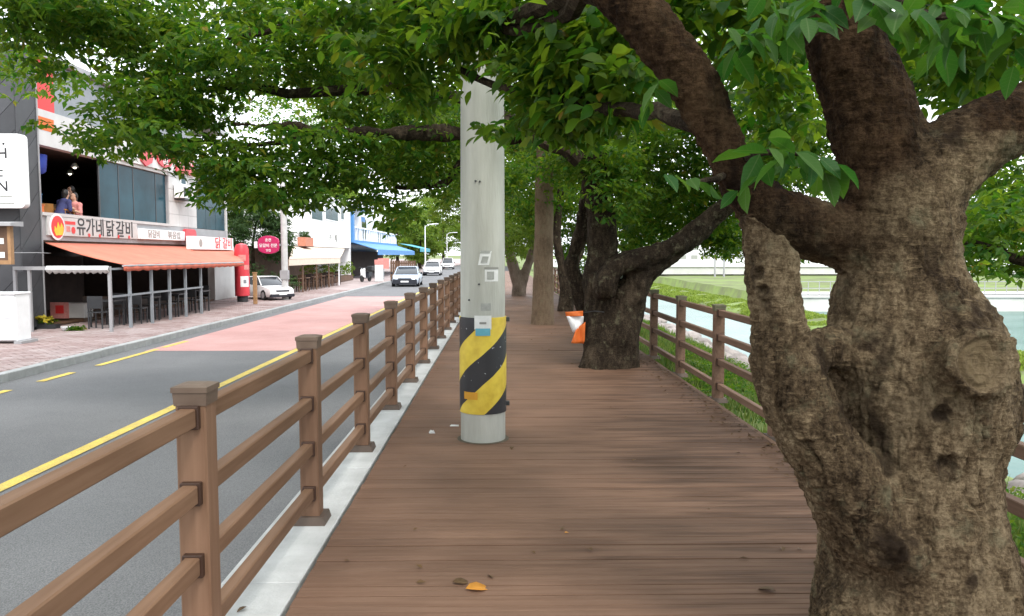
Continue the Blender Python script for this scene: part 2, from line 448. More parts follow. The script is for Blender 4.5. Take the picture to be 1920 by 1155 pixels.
def bark_mat(name, c_dark, c_mid, c_light, lent=1.0, scar_seam=False):
    m, nt, N, L, b = nmat(name)
    g = N.new('ShaderNodeNewGeometry')
    def noise(scale, stretch, det=6, rough=0.6):
        mp = N.new('ShaderNodeMapping'); mp.inputs['Scale'].default_value = stretch
        L.new(g.outputs['Position'], mp.inputs[0])
        n = N.new('ShaderNodeTexNoise'); n.inputs['Scale'].default_value = scale; n.inputs['Detail'].default_value = det; n.inputs['Roughness'].default_value = rough
        L.new(mp.outputs[0], n.inputs['Vector']); return n
    nb = noise(3.0, (1, 1, 0.8)); nf = noise(22, (1, 1, 0.35)); nl = noise(11, (1.1, 1.1, 5.5), 4); ng = noise(75, (1, 1, 1), 6, .75)
    r1 = N.new('ShaderNodeValToRGB'); e = r1.color_ramp.elements
    e[0].position = 0.52; e[0].color = (*c_dark, 1); e[1].position = 0.78; e[1].color = (*c_light, 1)
    x = r1.color_ramp.elements.new(0.64); x.color = (*c_mid, 1)
    a1 = N.new('ShaderNodeMath'); a1.operation = 'MULTIPLY_ADD'; a1.inputs[1].default_value = 0.45
    a2 = N.new('ShaderNodeMath'); a2.operation = 'MULTIPLY_ADD'; a2.inputs[1].default_value = 0.35
    a3 = N.new('ShaderNodeMath'); a3.operation = 'MULTIPLY'; a3.inputs[1].default_value = 0.50
    L.new(ng.outputs['Fac'], a3.inputs[0]); L.new(nf.outputs['Fac'], a2.inputs[0]); L.new(a3.outputs[0], a2.inputs[2])
    L.new(nb.outputs['Fac'], a1.inputs[0]); L.new(a2.outputs[0], a1.inputs[2])
    L.new(a1.outputs[0], r1.inputs[0])
    out = r1.outputs[0]
    # horizontal lenticel streaks
    r2 = N.new('ShaderNodeValToRGB'); r2.color_ramp.elements[0].position = 0.60; r2.color_ramp.elements[1].position = 0.70
    r2.color_ramp.elements[0].color = (0, 0, 0, 1); r2.color_ramp.elements[1].color = (0.55 * lent, 0.55 * lent, 0.55 * lent, 1)
    L.new(nl.outputs['Fac'], r2.inputs[0])
    mx = N.new('ShaderNodeMix'); mx.data_type = 'RGBA'; mx.inputs[7].default_value = (c_light[0] * 1.35, c_light[1] * 1.3, c_light[2] * 1.25, 1)
    L.new(r2.outputs[0], mx.inputs[0]); L.new(out, mx.inputs[6]); out = mx.outputs[2]
    # lichen
    nk = noise(7, (1, 1, 1), 6, 0.7)
    r3 = N.new('ShaderNodeValToRGB'); r3.color_ramp.elements[0].position = 0.56; r3.color_ramp.elements[1].position = 0.68
    r3.color_ramp.elements[0].color = (0, 0, 0, 1); r3.color_ramp.elements[1].color = (0.5, 0.5, 0.5, 1); L.new(nk.outputs['Fac'], r3.inputs[0])
    mk = N.new('ShaderNodeMix'); mk.data_type = 'RGBA'; mk.inputs[7].default_value = (0.17, 0.16, 0.10, 1)
    L.new(r3.outputs[0], mk.inputs[0]); L.new(out, mk.inputs[6]); out = mk.outputs[2]
    if scar_seam:
        at = N.new('ShaderNodeAttribute'); at.attribute_name = 'scar_seam'
        ms = N.new('ShaderNodeMix'); ms.data_type = 'RGBA'; ms.inputs[7].default_value = (0.022, 0.014, 0.009, 1)
        L.new(at.outputs['Fac'], ms.inputs[0]); L.new(out, ms.inputs[6]); out = ms.outputs[2]
    if scar_seam:
        ay = N.new('ShaderNodeAttribute'); ay.attribute_name = 'young_shade'
        my = N.new('ShaderNodeMix'); my.data_type = 'RGBA'; my.blend_type = 'MULTIPLY'; my.inputs[7].default_value = (0.31, 0.245, 0.21, 1)  # limb bark tone and painted shade multiplied in together
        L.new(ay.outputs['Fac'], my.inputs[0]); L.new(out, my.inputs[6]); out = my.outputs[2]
        a2_ = N.new('ShaderNodeAttribute'); a2_.attribute_name = 'cutwood'
        m2 = N.new('ShaderNodeMix'); m2.data_type = 'RGBA'; m2.inputs[7].default_value = (0.17, 0.125, 0.072, 1)
        L.new(a2_.outputs['Fac'], m2.inputs[0]); L.new(out, m2.inputs[6]); out = m2.outputs[2]
    L.new(out, b.inputs['Base Color'])
    b.inputs['Roughness'].default_value = 0.9; b.inputs['Specular IOR Level'].default_value = 0.1
    ad = N.new('ShaderNodeMath'); ad.operation = 'ADD'; L.new(nf.outputs['Fac'], ad.inputs[0]); L.new(nl.outputs['Fac'], ad.inputs[1])
    ad2 = N.new('ShaderNodeMath'); ad2.operation = 'ADD'; L.new(ad.outputs[0], ad2.inputs[0]); L.new(ng.outputs['Fac'], ad2.inputs[1])
    bp = N.new('ShaderNodeBump'); bp.inputs['Strength'].default_value = 1.0; bp.inputs['Distance'].default_value = 0.016
    L.new(ad2.outputs[0], bp.inputs['Height']); L.new(bp.outputs[0], b.inputs['Normal'])
    return m
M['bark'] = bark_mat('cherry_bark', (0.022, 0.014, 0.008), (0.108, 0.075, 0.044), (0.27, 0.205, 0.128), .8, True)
M['bark_dark'] = bark_mat('dark_bark', (0.009, 0.006, 0.0045), (0.025, 0.018, 0.012), (0.078, 0.058, 0.039), 0.5)
M['bark_tan'] = bark_mat('tan_bark', (0.11, 0.075, 0.05), (0.17, 0.12, 0.08), (0.22, 0.165, 0.11), 0.3)
M['bark_grey'] = bark_mat('grey_bark', (0.10, 0.075, 0.06), (0.19, 0.145, 0.115), (0.27, 0.21, 0.17), 0.6)

def leaf_mat(name, c1, c2, t1, t2, tmix=0.45, rough=0.5, veins=False):
    m, nt, N, L, b = nmat(name)
    g = N.new('ShaderNodeNewGeometry')
    rp = N.new('ShaderNodeValToRGB'); rp.color_ramp.elements[0].color = (*c1, 1); rp.color_ramp.elements[1].color = (*c2, 1)
    rnd = g.outputs['Random Per Island']
    if name == 'cherry_leaf':
        for (ps_, cc_) in ((.978, c2), (.984, (.22, .17, .02))):
            q_ = rp.color_ramp.elements.new(ps_); q_.color = (*cc_, 1)
        rp.color_ramp.elements[-1].color = (.20, .12, .02, 1)
    if veins:
        oi = N.new('ShaderNodeObjectInfo'); rnd = oi.outputs['Random']
    L.new(rnd, rp.inputs[0])
    r2 = N.new('ShaderNodeValToRGB'); r2.color_ramp.elements[0].color = (*t1, 1); r2.color_ramp.elements[1].color = (*t2, 1)
    L.new(rnd, r2.inputs[0])
    co, to = rp.outputs[0], r2.outputs[0]
    if veins:      # midrib and side veins, drawn in the leaf's own coordinates (x along it, y across)
        tc = N.new('ShaderNodeTexCoord'); sp = N.new('ShaderNodeSeparateXYZ'); L.new(tc.outputs['Object'], sp.inputs[0])
        def mth(op, a, b_=None):
            q = N.new('ShaderNodeMath'); q.operation = op
            for i, x in enumerate((a, b_)):
                if x is None: continue
                if isinstance(x, (int, float)): q.inputs[i].default_value = x
                else: L.new(x, q.inputs[i])
            return q.outputs[0]
        ay = mth('ABSOLUTE', sp.outputs['Y'])
        mid = mth('LESS_THAN', ay, .014)
        sd = mth('LESS_THAN', mth('FRACT', mth('MULTIPLY', mth('SUBTRACT', sp.outputs['X'], mth('MULTIPLY', ay, .7)), 9.0)), .10)
        vn = mth('MULTIPLY', mth('MAXIMUM', mid, mth('MULTIPLY', sd, .55)), .45)
        for k_, tgt in ((0, (0.16, 0.24, 0.09, 1)), (1, (0.10, 0.17, 0.03, 1))):
            m_ = N.new('ShaderNodeMix'); m_.data_type = 'RGBA'; m_.inputs[7].default_value = tgt
            L.new(vn, m_.inputs[0]); L.new(co if k_ == 0 else to, m_.inputs[6])
            if k_ == 0: co = m_.outputs[2]
            else: to = m_.outputs[2]
    L.new(co, b.inputs['Base Color']); b.inputs['Roughness'].default_value = rough; b.inputs['Specular IOR Level'].default_value = 0.18
    tr = N.new('ShaderNodeBsdfTranslucent'); L.new(to, tr.inputs[0])
    mx = N.new('ShaderNodeMixShader'); mx.inputs[0].default_value = tmix
    L.new(b.outputs[0], mx.inputs[1]); L.new(tr.outputs[0], mx.inputs[2]); L.new(mx.outputs[0], N['Material Output'].inputs[0])
    return m
M['leaf'] = leaf_mat('cherry_leaf', (0.022, 0.075, 0.010), (0.075, 0.130, 0.014), (0.05, 0.20, 0.010), (0.26, 0.37, 0.020), .48)
M['leaf_near'] = leaf_mat('cherry_leaf_near', (0.025, 0.085, 0.022), (0.05, 0.115, 0.020), (0.04, 0.18, 0.015), (0.14, 0.30, 0.02), .42, .5, True)
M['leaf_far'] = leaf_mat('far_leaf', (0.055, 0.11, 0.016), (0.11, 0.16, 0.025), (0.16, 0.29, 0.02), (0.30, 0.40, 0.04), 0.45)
M['leaf_dark'] = leaf_mat('conifer_leaf', (0.025, 0.06, 0.02), (0.05, 0.09, 0.03), (0.05, 0.12, 0.02), (0.1, 0.17, 0.04), 0.3)
M['grass_blade'] = leaf_mat('grass_blade', (0.035, 0.085, 0.015), (0.13, 0.16, 0.04), (0.08, 0.19, 0.02), (0.26, 0.32, 0.06), 0.4)
M['grass_pale'] = leaf_mat('meadow_blade', (0.10, 0.16, 0.03), (0.22, 0.28, 0.05), (0.2, 0.3, 0.03), (0.35, 0.45, 0.06), 0.4)
M['dead_leaf'] = leaf_mat('dead_leaf', (0.62, 0.26, 0.04), (0.66, 0.30, 0.05), (0.5, 0.2, 0.03), (0.5, 0.2, 0.03), 0.2)
M['dull_leaf'] = leaf_mat('dull_leaf', (0.10, 0.06, 0.03), (0.12, 0.07, 0.03), (0.1, 0.05, 0.03), (0.1, 0.05, 0.03), 0.1)
M['flower_yellow'] = leaf_mat('yellow_petal', (0.55, 0.45, 0.03), (0.7, 0.6, 0.1), (0.5, 0.4, 0.03), (0.5, 0.4, 0.03), 0.3)

def water_mat():
    m, nt, N, L, b = nmat('river_water')
    g = N.new('ShaderNodeNewGeometry')
    n = N.new('ShaderNodeTexNoise'); n.inputs['Scale'].default_value = 0.35; n.inputs['Detail'].default_value = 4
    L.new(g.outputs['Position'], n.inputs['Vector'])
    rp = N.new('ShaderNodeValToRGB'); rp.color_ramp.elements[0].position = 0.35; rp.color_ramp.elements[1].position = 0.65
    rp.color_ramp.elements[0].color = (0.035, 0.105, 0.090, 1); rp.color_ramp.elements[1].color = (0.07, 0.15, 0.13, 1)
    L.new(n.outputs['Fac'], rp.inputs[0]); L.new(rp.outputs[0], b.inputs['Base Color'])
    b.inputs['Roughness'].default_value = 0.22; b.inputs['Specular IOR Level'].default_value = 0.06
    n2 = N.new('ShaderNodeTexNoise'); n2.inputs['Scale'].default_value = 3.0; n2.inputs['Detail'].default_value = 3
    L.new(g.outputs['Position'], n2.inputs['Vector'])
    bp = N.new('ShaderNodeBump'); bp.inputs['Strength'].default_value = 0.25; bp.inputs['Distance'].default_value = 0.06
    L.new(n2.outputs['Fac'], bp.inputs['Height']); L.new(bp.outputs[0], b.inputs['Normal'])
    return m
M['water'] = water_mat()

# ------------------------------------------------------------------ levels of the place
RZ = -0.55      # road surface
SZ = -0.42      # far sidewalk
FX = -12.40     # facade line of the shops
KX = -8.23      # far kerb line
CX = -4.52      # centre line
FENX = -1.10    # street-side fence
FENR = 2.42     # river-side fence
DX0, DX1 = -0.935, 2.26
WZ = -2.2       # river
P1 = 1.67

# ------------------------------------------------------------------ ground, road, pavements
def terrain():
    xs = np.concatenate([np.linspace(-3000, -60, 12), np.linspace(-50, 1.9, 12), np.linspace(2.3, 30, 90), np.linspace(31, 90, 40), np.linspace(100, 3000, 14)])
    ys = np.concatenate([np.linspace(-300, -20, 8), np.linspace(-15, 130, 160), np.linspace(140, 4000, 16)])
    X, Y = np.meshgrid(xs, ys, indexing='ij')
    Z = np.full(X.shape, -0.68)
    bank = X > 2.3
    zb = np.interp(X, [2.3, 2.8, 4.5, 7.0, 8.6, 9.6, 14.2, 15.2, 17.0, 18.6, 19.6], [-0.25, -0.30, -0.75, -1.75, -2.15, -2.8, -2.8, -2.0, -1.75, -1.95, -2.9])
    far = np.interp(X, [2.3, 2.8, 4.5, 7.0, 8.6], [-0.25, -0.30, -0.75, -1.0, -1.2])
    right = (X > 19.0) & (Y > 50.6)
    zr = np.where(Y > 50.6, np.interp(Y, [50.6, 51.4, 60, 110, 400], [-2.9, -1.32, -1.2, -1.0, 0.5]), -2.9)
    z = np.where(right, np.maximum(zr, np.where(X < 19.6, zb, -9)), zb)
    t = np.clip((Y - 92) / 34, 0, 1)
    z = z * (1 - t) + (far) * t
    Z = np.where(bank, z, Z)
    n = fbm(np.stack([X.ravel() * .6, Y.ravel() * .6, X.ravel() * 0], 1), 3, 5).reshape(X.shape)
    Z = Z + np.where((X > 2.9) & (X < 21), n * 0.06, 0)
    nx, ny = X.shape
    V = np.stack([X, Y, Z], -1).reshape(-1, 3)
    i = (np.arange(nx - 1)[:, None] * ny + np.arange(ny - 1)[None]).ravel()
    F = np.stack([i, i + ny, i + ny + 1, i + 1], 1)
    return V, F
V, F = terrain()
gr = link('ground', np_mesh('ground', V, F), M['grass']); tag(gr, kind='structure')

def sheet(name, x0, y0, x1, y1, z, mat, parent=None):
    o = MB(); o.v = [(x0, y0, z), (x1, y0, z), (x1, y1, z), (x0, y1, z)]; o.f = [(0, 1, 2, 3)]
    ob = o.build(name, mat, parent)
    if parent is None: tag(ob, kind='structure')
    return ob
road = MB().box(KX, -30, RZ - 0.1, -1.32, 400, RZ).build('road', M['asphalt']); tag(road, kind='structure')
sheet('centre_line', CX - 0.075, -30, CX + 0.075, 400, RZ + 0.008, M['yellow_line'])
def roadY(v): return atZ(937, v, RZ).y
ya, yb = roadY(657), roadY(556)
sheet('red_surfacing', KX + 0.42, ya, CX - 0.1, yb, RZ + 0.004, M['red_road'])
ed = sheet('edge_line', KX + 0.30, -30, KX + 0.31, -29.5, RZ + 0.008, M['yellow_line'])
for i, (ua, va, ub, vb) in enumerate([(-60, 753, 33, 732), (85, 716, 148, 699), (190, 686, 292, 655), (318, 652, 350, 640)]):
    p, q = atZ(ua, va, RZ), atZ(ub, vb, RZ)
    sheet('edge_dash', KX + 0.50, p.y, KX + 0.64, q.y, RZ + 0.008, M['yellow_line'], ed)
k_far = MB().box(KX - 0.02, -30, RZ - 0.1, KX, 400, RZ - 0.05).build('kerb', M['kerb']); tag(k_far, kind='structure')
ks = MB().box(-0.09, 0.004, -0.12, 0.09, 0.996, 0.145).build('kerb_stone', M['kerb'], k_far, bevel=0.012)
base = ks
for i in range(84):
    o = base if i == 0 else base.copy()
    if i: COL.objects.link(o)
    o.location = (KX - 0.09, 8 + i + random.uniform(-.003, .003), RZ + random.uniform(-.004, .004))
sw = MB().box(-60, -30, SZ - 0.3, KX - 0.18, 400, SZ - 0.03).build('sidewalk', M['paver']); tag(sw, kind='structure')
# pavers: real blocks, too small and too many to be picked apart
def pavers():
    V = []; F = []
    rng = np.random.default_rng(3)
    xs = np.arange(-12.35, KX - 0.2, 0.225); ys = np.arange(12.0, 44, 0.115)
    for j, y in enumerate(ys):
        for x in xs + (0.11 if j % 2 else 0):
            if x + .215 > KX - 0.18: continue
            n = len(V); z = SZ + rng.uniform(-.004, .004)
            x1, y1 = x + .215, y + .107
            V += [(x, y, z - .03), (x1, y, z - .03), (x1, y1, z - .03), (x, y1, z - .03), (x + .006, y + .006, z), (x1 - .006, y + .006, z), (x1 - .006, y1 - .006, z), (x + .006, y1 - .006, z)]
            F += [(n+4, n+5, n+6, n+7), (n, n+1, n+5, n+4), (n+1, n+2, n+6, n+5), (n+2, n+3, n+7, n+6), (n+3, n, n+4, n+7)]
    o = link('pavers', np_mesh('pavers', np.array(V), np.array(F), False), M['paver_i'], sw); tag(o, kind='stuff')
m, nt, N, L, b = nmat('paver_blocks')
g = N.new('ShaderNodeNewGeometry'); rp = N.new('ShaderNodeValToRGB')
rp.color_ramp.elements[0].color = (0.20, 0.125, 0.115, 1); rp.color_ramp.elements[1].color = (0.40, 0.34, 0.33, 1)
nn = N.new('ShaderNodeTexNoise'); nn.inputs['Scale'].default_value = 0.8; nn.inputs['Detail'].default_value = 3; L.new(g.outputs['Position'], nn.inputs['Vector'])
ad = N.new('ShaderNodeMath'); ad.operation = 'MULTIPLY_ADD'; ad.inputs[1].default_value = 0.45; L.new(g.outputs['Random Per Island'], ad.inputs[0])
sb = N.new('ShaderNodeMath'); sb.operation = 'MULTIPLY_ADD'; sb.inputs[1].default_value = 1.6; sb.inputs[2].default_value = -0.55; L.new(nn.outputs['Fac'], sb.inputs[0])
L.new(sb.outputs[0], ad.inputs[2]); L.new(ad.outputs[0], rp.inputs[0]); L.new(rp.outputs[0], b.inputs['Base Color']); b.inputs['Roughness'].default_value = 0.85
M['paver_i'] = m
pavers()

# concrete strip that carries the street fence, cast in lengths
strip = MB().box(-1.32, -3, RZ - 0.3, -0.955, 120, -0.06).build('kerb_strip', M['concrete']); tag(strip, kind='structure')
kb = MB().box(-1.33, 0.004, -0.06, -0.957, 1.996, 0.0).build('kerb_block', M['concrete'], strip, bevel=0.006)
for i in range(32):
    o = kb if i == 0 else kb.copy()
    if i: COL.objects.link(o)
    o.location = (0, -2.4 + 2 * i, random.uniform(-.003, .003))

# boardwalk
deck = MB().box(DX0 + 0.02, -3, -0.20, DX1 - 0.02, 110, -0.06).build('boardwalk', M['panel_back']); tag(deck, kind='structure')
PW = 0.102
def plank_mesh(w, seed):
    r = random.Random(seed); mb = MB()
    t = 0.034
    # two grooves along the board
    prof = [(0.002, -t), (PW - 0.002, -t), (PW - 0.002, -.002), (PW - 0.005, 0), (.055, 0), (.0525, -.0015), (.050, 0), (.005, 0), (.002, -.002)]
    mb.prism(prof, 'x', 0, w)
    me = bpy.data.meshes.new('plank'); me.from_pydata(mb.v, [], mb.f)
    bm = bmesh.new(); bm.from_mesh(me); bmesh.ops.recalc_face_normals(bm, faces=bm.faces); bm.to_mesh(me); bm.free()
    me.materials.append(M['plank']); return me
wfull = DX1 - DX0
wa, wb = 1.62, wfull - 1.62 - 0.004
me_full = plank_mesh(wfull, 1)
splits = [0.82, 1.22, 1.62, 2.02, 2.42]
pmesh = {round(q, 2): plank_mesh(q, i) for i, q in enumerate(splits)}
pmesh2 = {round(q, 2): plank_mesh(wfull - q - .004, i + 9) for i, q in enumerate(splits)}
ny = 0; y = 1.2; i = 0
while ny < 299:
    two = False
    q_ = random.choice(splits)
    for (me, x) in (((pmesh[q_], DX0), (pmesh2[q_], DX0 + q_ + 0.004)) if two else ((me_full, DX0),)):
        o = link('plank', me, None, deck)
        o.location = (x + random.uniform(-.003, .003), y, random.uniform(-.0025, .0025)); o.rotation_euler = (random.uniform(-.006, .006), 0, random.uniform(-.0006, .0006))
        ny += 1
    y += PW + 0.0005; i += 1
mb = MB()
while y < 75:
    mb.box(DX0, y + .004, -.03, DX1, y + PW - .004, 0); y += PW + .004
tag(mb.build('far_planks', M['plank'], deck), kind='stuff')
edge = MB().box(DX1 + 0.004, -3, -0.24, DX1 + 0.06, 75, -0.012).build('deck_edge', M['fence_old']); tag(edge, kind='structure')

# ------------------------------------------------------------------ fences
def fence(name, label, x, z, y0, n, pitch, mats, hpost, rails, inner):
    mp_, mr_, mc_, mbp = mats
    fn = thing(name, label, 'fence', (x, y0, z))
    pw = 0.054
    def post_at(i, base=None):
        if base is None:
            p = MB().box(-pw, -pw, 0, pw, pw, hpost - 0.045).build('post', mp_, fn, True, bevel=0.006)
            cb = MB()
            c = 0.064
            cb.quadbox([(-.057, -.057, hpost - .075), (.057, -.057, hpost - .075), (.057, .057, hpost - .075), (-.057, .057, hpost - .075), (-c+.004, -c+.004, hpost - .028), (c-.004, -c+.004, hpost - .028), (c-.004, c-.004, hpost - .028), (-c+.004, c-.004, hpost - .028)])
            n_ = len(cb.v); cb.v += [(-c, -c, hpost - .0275), (c, -c, hpost - .0275), (c, c, hpost - .0275), (-c, c, hpost - .0275), (-c, -c, hpost - .008), (c, -c, hpost - .008), (c, c, hpost - .008), (-c, c, hpost - .008), (-c+.03, -c+.03, hpost), (c-.03, -c+.03, hpost), (c-.03, c-.03, hpost), (-c+.03, c-.03, hpost)]
            cb.f += [(n_+3, n_+2, n_+1, n_), (n_+8, n_+9, n_+10, n_+11)] + [(n_+q*4+i_, n_+q*4+(i_+1)%4, n_+q*4+4+(i_+1)%4, n_+q*4+4+i_) for q in (0, 1) for i_ in range(4)]
            cb.build('cap', mc_, p, True)
            q = 0.092
            MB().quadbox([(-q, -q, .002), (q, -q, .002), (q, q, .002), (-q, q, .002), (-q+.012, -q+.012, .05), (q-.012, -q+.012, .05), (q-.012, q-.012, .05), (-q+.012, q-.012, .05)]).build('base_plate', mbp, p, True)
            for rz in rails:
                b_ = MB().box(-.036, -pw - .026, rz - .042, .036, pw + .026, rz + .042)      # a sleeve that runs through the post
                b_.build('bracket', M['bracket'], p, True, bevel=0.003)
            return p
        return copy_tree(base, fn, KK)
    proto = post_at(0)
    KK = {}
    for c in bpy.data.objects:
        if c.parent: KK.setdefault(c.parent.name, []).append(c)
    rl = pitch - 2 * pw
    rm = MB().box(-.028, 0, -.034, .028, rl, .034).build('rail', mr_, fn, True, bevel=0.005)
    first = True
    for i in range(n):
        p = proto if i == 0 else post_at(i, proto)
        p.location = (0, i * pitch, 0); p.rotation_euler = (random.uniform(-.004, .004), random.uniform(-.004, .004), random.uniform(-.01, .01))
        if i < n - 1:
            for rz in rails:
                o = rm if first else rm.copy()
                if not first: COL.objects.link(o)
                first = False
                o.location = (0, i * pitch + pw, rz)
    return fn
fence('street_fence', 'brown plank-rail fence along the road standing on the pale concrete kerb strip', FENX, 0.0, 2.79 - 2 * P1, 32, P1,
      (M['fence_post'], M['fence'], M['cap'], M['base_plate']), 1.10, (0.185, 0.447, 0.71, 0.985), 1)
fence('river_fence', 'faded brown rail fence with greenish post caps above the river bank', FENR, -0.07, 8.47 - 5 * 1.8, 26, 1.8,
      (M['fence_old'], M['fence_old'], M['cap_old'], M['base_plate']), 1.09, (0.185, 0.455, 0.725, 0.995), -1)

# ------------------------------------------------------------------ utility pole on the boardwalk
pp = atZ(905, 832, 0.0)
PX, PY, PR = pp.x, pp.y + 0.19, 0.19
pole = thing('utility_pole', 'tall grey concrete utility pole with yellow and black striped sleeve rising from the boardwalk', 'utility pole', (PX, PY, 0))
MB().lathe([(PR, -0.2), (PR * .985, 1.2), (PR * .93, 3.6), (PR * .72, 9.5)], sides=40).build('shaft', M['pole'], pole, True, smooth=True)
m, nt, N, L, b = nmat('striped_sleeve')
tc = N.new('ShaderNodeTexCoord'); sx = N.new('ShaderNodeSeparateXYZ'); L.new(tc.outputs['Object'], sx.inputs[0])
at2 = N.new('ShaderNodeMath'); at2.operation = 'ARCTAN2'
ngy = N.new('ShaderNodeMath'); ngy.operation = 'MULTIPLY'; ngy.inputs[1].default_value = -1
L.new(sx.outputs['Y'], ngy.inputs[0]); L.new(sx.outputs['X'], at2.inputs[0]); L.new(ngy.outputs[0], at2.inputs[1])   # 0 at the side facing the camera, + to the right
arc = N.new('ShaderNodeMath'); arc.operation = 'MULTIPLY_ADD'; arc.inputs[1].default_value = -0.53 / math.pi
L.new(at2.outputs[0], arc.inputs[0]); L.new(sx.outputs['Z'], arc.inputs[2])
nzz = N.new('ShaderNodeTexNoise'); nzz.inputs['Scale'].default_value = 5; L.new(tc.outputs['Object'], nzz.inputs['Vector'])
wob = N.new('ShaderNodeMath'); wob.operation = 'MULTIPLY_ADD'; wob.inputs[1].default_value = 0.03; L.new(nzz.outputs['Fac'], wob.inputs[0]); L.new(arc.outputs[0], wob.inputs[2])
per = N.new('ShaderNodeMath'); per.operation = 'MULTIPLY_ADD'; per.inputs[1].default_value = 1 / 0.51; per.inputs[2].default_value = 0.02; L.new(wob.outputs[0], per.inputs[0])
fr = N.new('ShaderNodeMath'); fr.operation = 'FRACT'; L.new(per.outputs[0], fr.inputs[0])
gt = N.new('ShaderNodeMath'); gt.operation = 'LESS_THAN'; gt.inputs[1].default_value = 0.5; L.new(fr.outputs[0], gt.inputs[0])
STRIPE_PHASE = per
nd = N.new('ShaderNodeTexNoise'); nd.inputs['Scale'].default_value = 9; nd.inputs['Detail'].default_value = 6; L.new(tc.outputs['Object'], nd.inputs['Vector'])
ry = N.new('ShaderNodeValToRGB'); ry.color_ramp.elements[0].position = 0.35; ry.color_ramp.elements[1].position = 0.6
ry.color_ramp.elements[0].color = (0.52, 0.36, 0.03, 1); ry.color_ramp.elements[1].color = (0.66, 0.50, 0.05, 1); L.new(nd.outputs['Fac'], ry.inputs[0])
# small worn flecks in the black band
nfk = N.new('ShaderNodeTexNoise'); nfk.inputs['Scale'].default_value = 26; nfk.inputs['Detail'].default_value = 2; L.new(tc.outputs['Object'], nfk.inputs['Vector'])
rk = N.new('ShaderNodeValToRGB'); rk.color_ramp.elements[0].position = 0.70; rk.color_ramp.elements[1].position = 0.74
rk.color_ramp.elements[0].color = (0.016, 0.016, 0.019, 1); rk.color_ramp.elements[1].color = (0.35, 0.36, 0.37, 1); L.new(nfk.outputs['Fac'], rk.inputs[0])
mx = N.new('ShaderNodeMix'); mx.data_type = 'RGBA'; L.new(gt.outputs[0], mx.inputs[0]); L.new(ry.outputs[0], mx.inputs[6]); L.new(rk.outputs[0], mx.inputs[7])
L.new(mx.outputs[2], b.inputs['Base Color']); b.inputs['Roughness'].default_value = 0.45
bp = N.new('ShaderNodeBump'); bp.inputs['Strength'].default_value = 0.25; bp.inputs['Distance'].default_value = 0.01; L.new(nd.outputs['Fac'], bp.inputs['Height']); L.new(bp.outputs[0], b.inputs['Normal'])
M['sleeve'] = m
MB().lathe([(PR + .008, 0.243), (PR + .0085, 0.6), (PR + .008, 1.045)], sides=48).build('striped_sleeve', M['sleeve'], pole, True, smooth=True)
def curved_patch(name, a0, a1, z0, z1, r, mat, skew=0.0):
    mb = MB(); k = 7
    for j, z in enumerate((z0, z1)):
        for i in range(k):
            a = a0 + (a1 - a0) * i / (k - 1) + skew * j
            for rr in (r, r + 0.003):
                mb.v.append((math.sin(a) * rr, -math.cos(a) * rr, z))
    idx = lambda j, i, o: (j * k + i) * 2 + o
    for i in range(k - 1):
        mb.f.append((idx(0, i, 1), idx(0, i + 1, 1), idx(1, i + 1, 1), idx(1, i, 1)))
        mb.f.append((idx(1, i, 0), idx(1, i + 1, 0), idx(0, i + 1, 0), idx(0, i, 0)))
        mb.f.append((idx(0, i, 0), idx(0, i + 1, 0), idx(0, i + 1, 1), idx(0, i, 1)))
        mb.f.append((idx(1, i, 1), idx(1, i + 1, 1), idx(1, i + 1, 0), idx(1, i, 0)))
    for i in (0, k - 1):
        mb.f.append((idx(0, i, 0), idx(0, i, 1), idx(1, i, 1), idx(1, i, 0)))
    o = mb.build(name, mat, pole, True)
    return o
zz = lambda v: 1.56 - (v - 478) * (PY - PR) / FPX
aa = lambda u: math.asin(max(-1, min(1, (u - 905) / 43.5)))
MB().lathe([(PR + .03, .0015), (PR + .0301, .004), (PR + .001, .0045)], sides=40).build('base_gap', M['soil'], pole, True)
curved_patch('notice', aa(897), aa(918), zz(497), zz(471), PR * .975, M['paper'], 0.12)
curved_patch('notice_band', aa(901), aa(919), zz(475), zz(470), PR * .975 + .004, M['paper_grey'], 0.05)
curved_patch('notice_print', aa(902), aa(914), zz(493), zz(481), PR * .975 + .004, M['paper_grey'], 0.08)
curved_patch('notice', aa(910), aa(935), zz(528), zz(502), PR * .975, M['paper'])
curved_patch('notice_band', aa(909), aa(935), zz(505), zz(501), PR * .975 + .004, M['grey_text'])
curved_patch('notice_print', aa(914), aa(927), zz(524), zz(509), PR * .975 + .004, M['paper_grey'])
curved_patch('notice', aa(902), aa(921), zz(583), zz(569), PR * .98, M['paper_grey'])
curved_patch('torn_poster', aa(891), aa(921), zz(618), zz(592), PR + .009, M['paper'])
curved_patch('torn_poster', aa(893), aa(919), zz(630), zz(616), PR + .010, M['cyan'])
curved_patch('poster_print', aa(900), aa(912), zz(608), zz(604), PR + .0125, M['grey_text'])
curved_patch('reflector', aa(872), aa(896), zz(752), zz(738), PR + .009, simple('amber_sticker', (0.55, 0.27, 0.02), .6))
for (u, v) in ((953, 602), (953, 766)):
    z = zz(v); MB().box(PR - .01, -.03, z - .018, PR + .035, .02, z + .018).build('clamp', M['dark_metal'], pole, True, bevel=.004)
for (u, v) in ((899, 533), (880, 563), (893, 341), (901, 342)):
    a = aa(u); z = zz(v)
    MB().tube([(math.sin(a) * PR * .96, -math.cos(a) * PR * .96, z), (math.sin(a) * PR * 1.03, -math.cos(a) * PR * 1.03, z)], .008, 8).build('bolt', M['dark_metal'], pole, True)

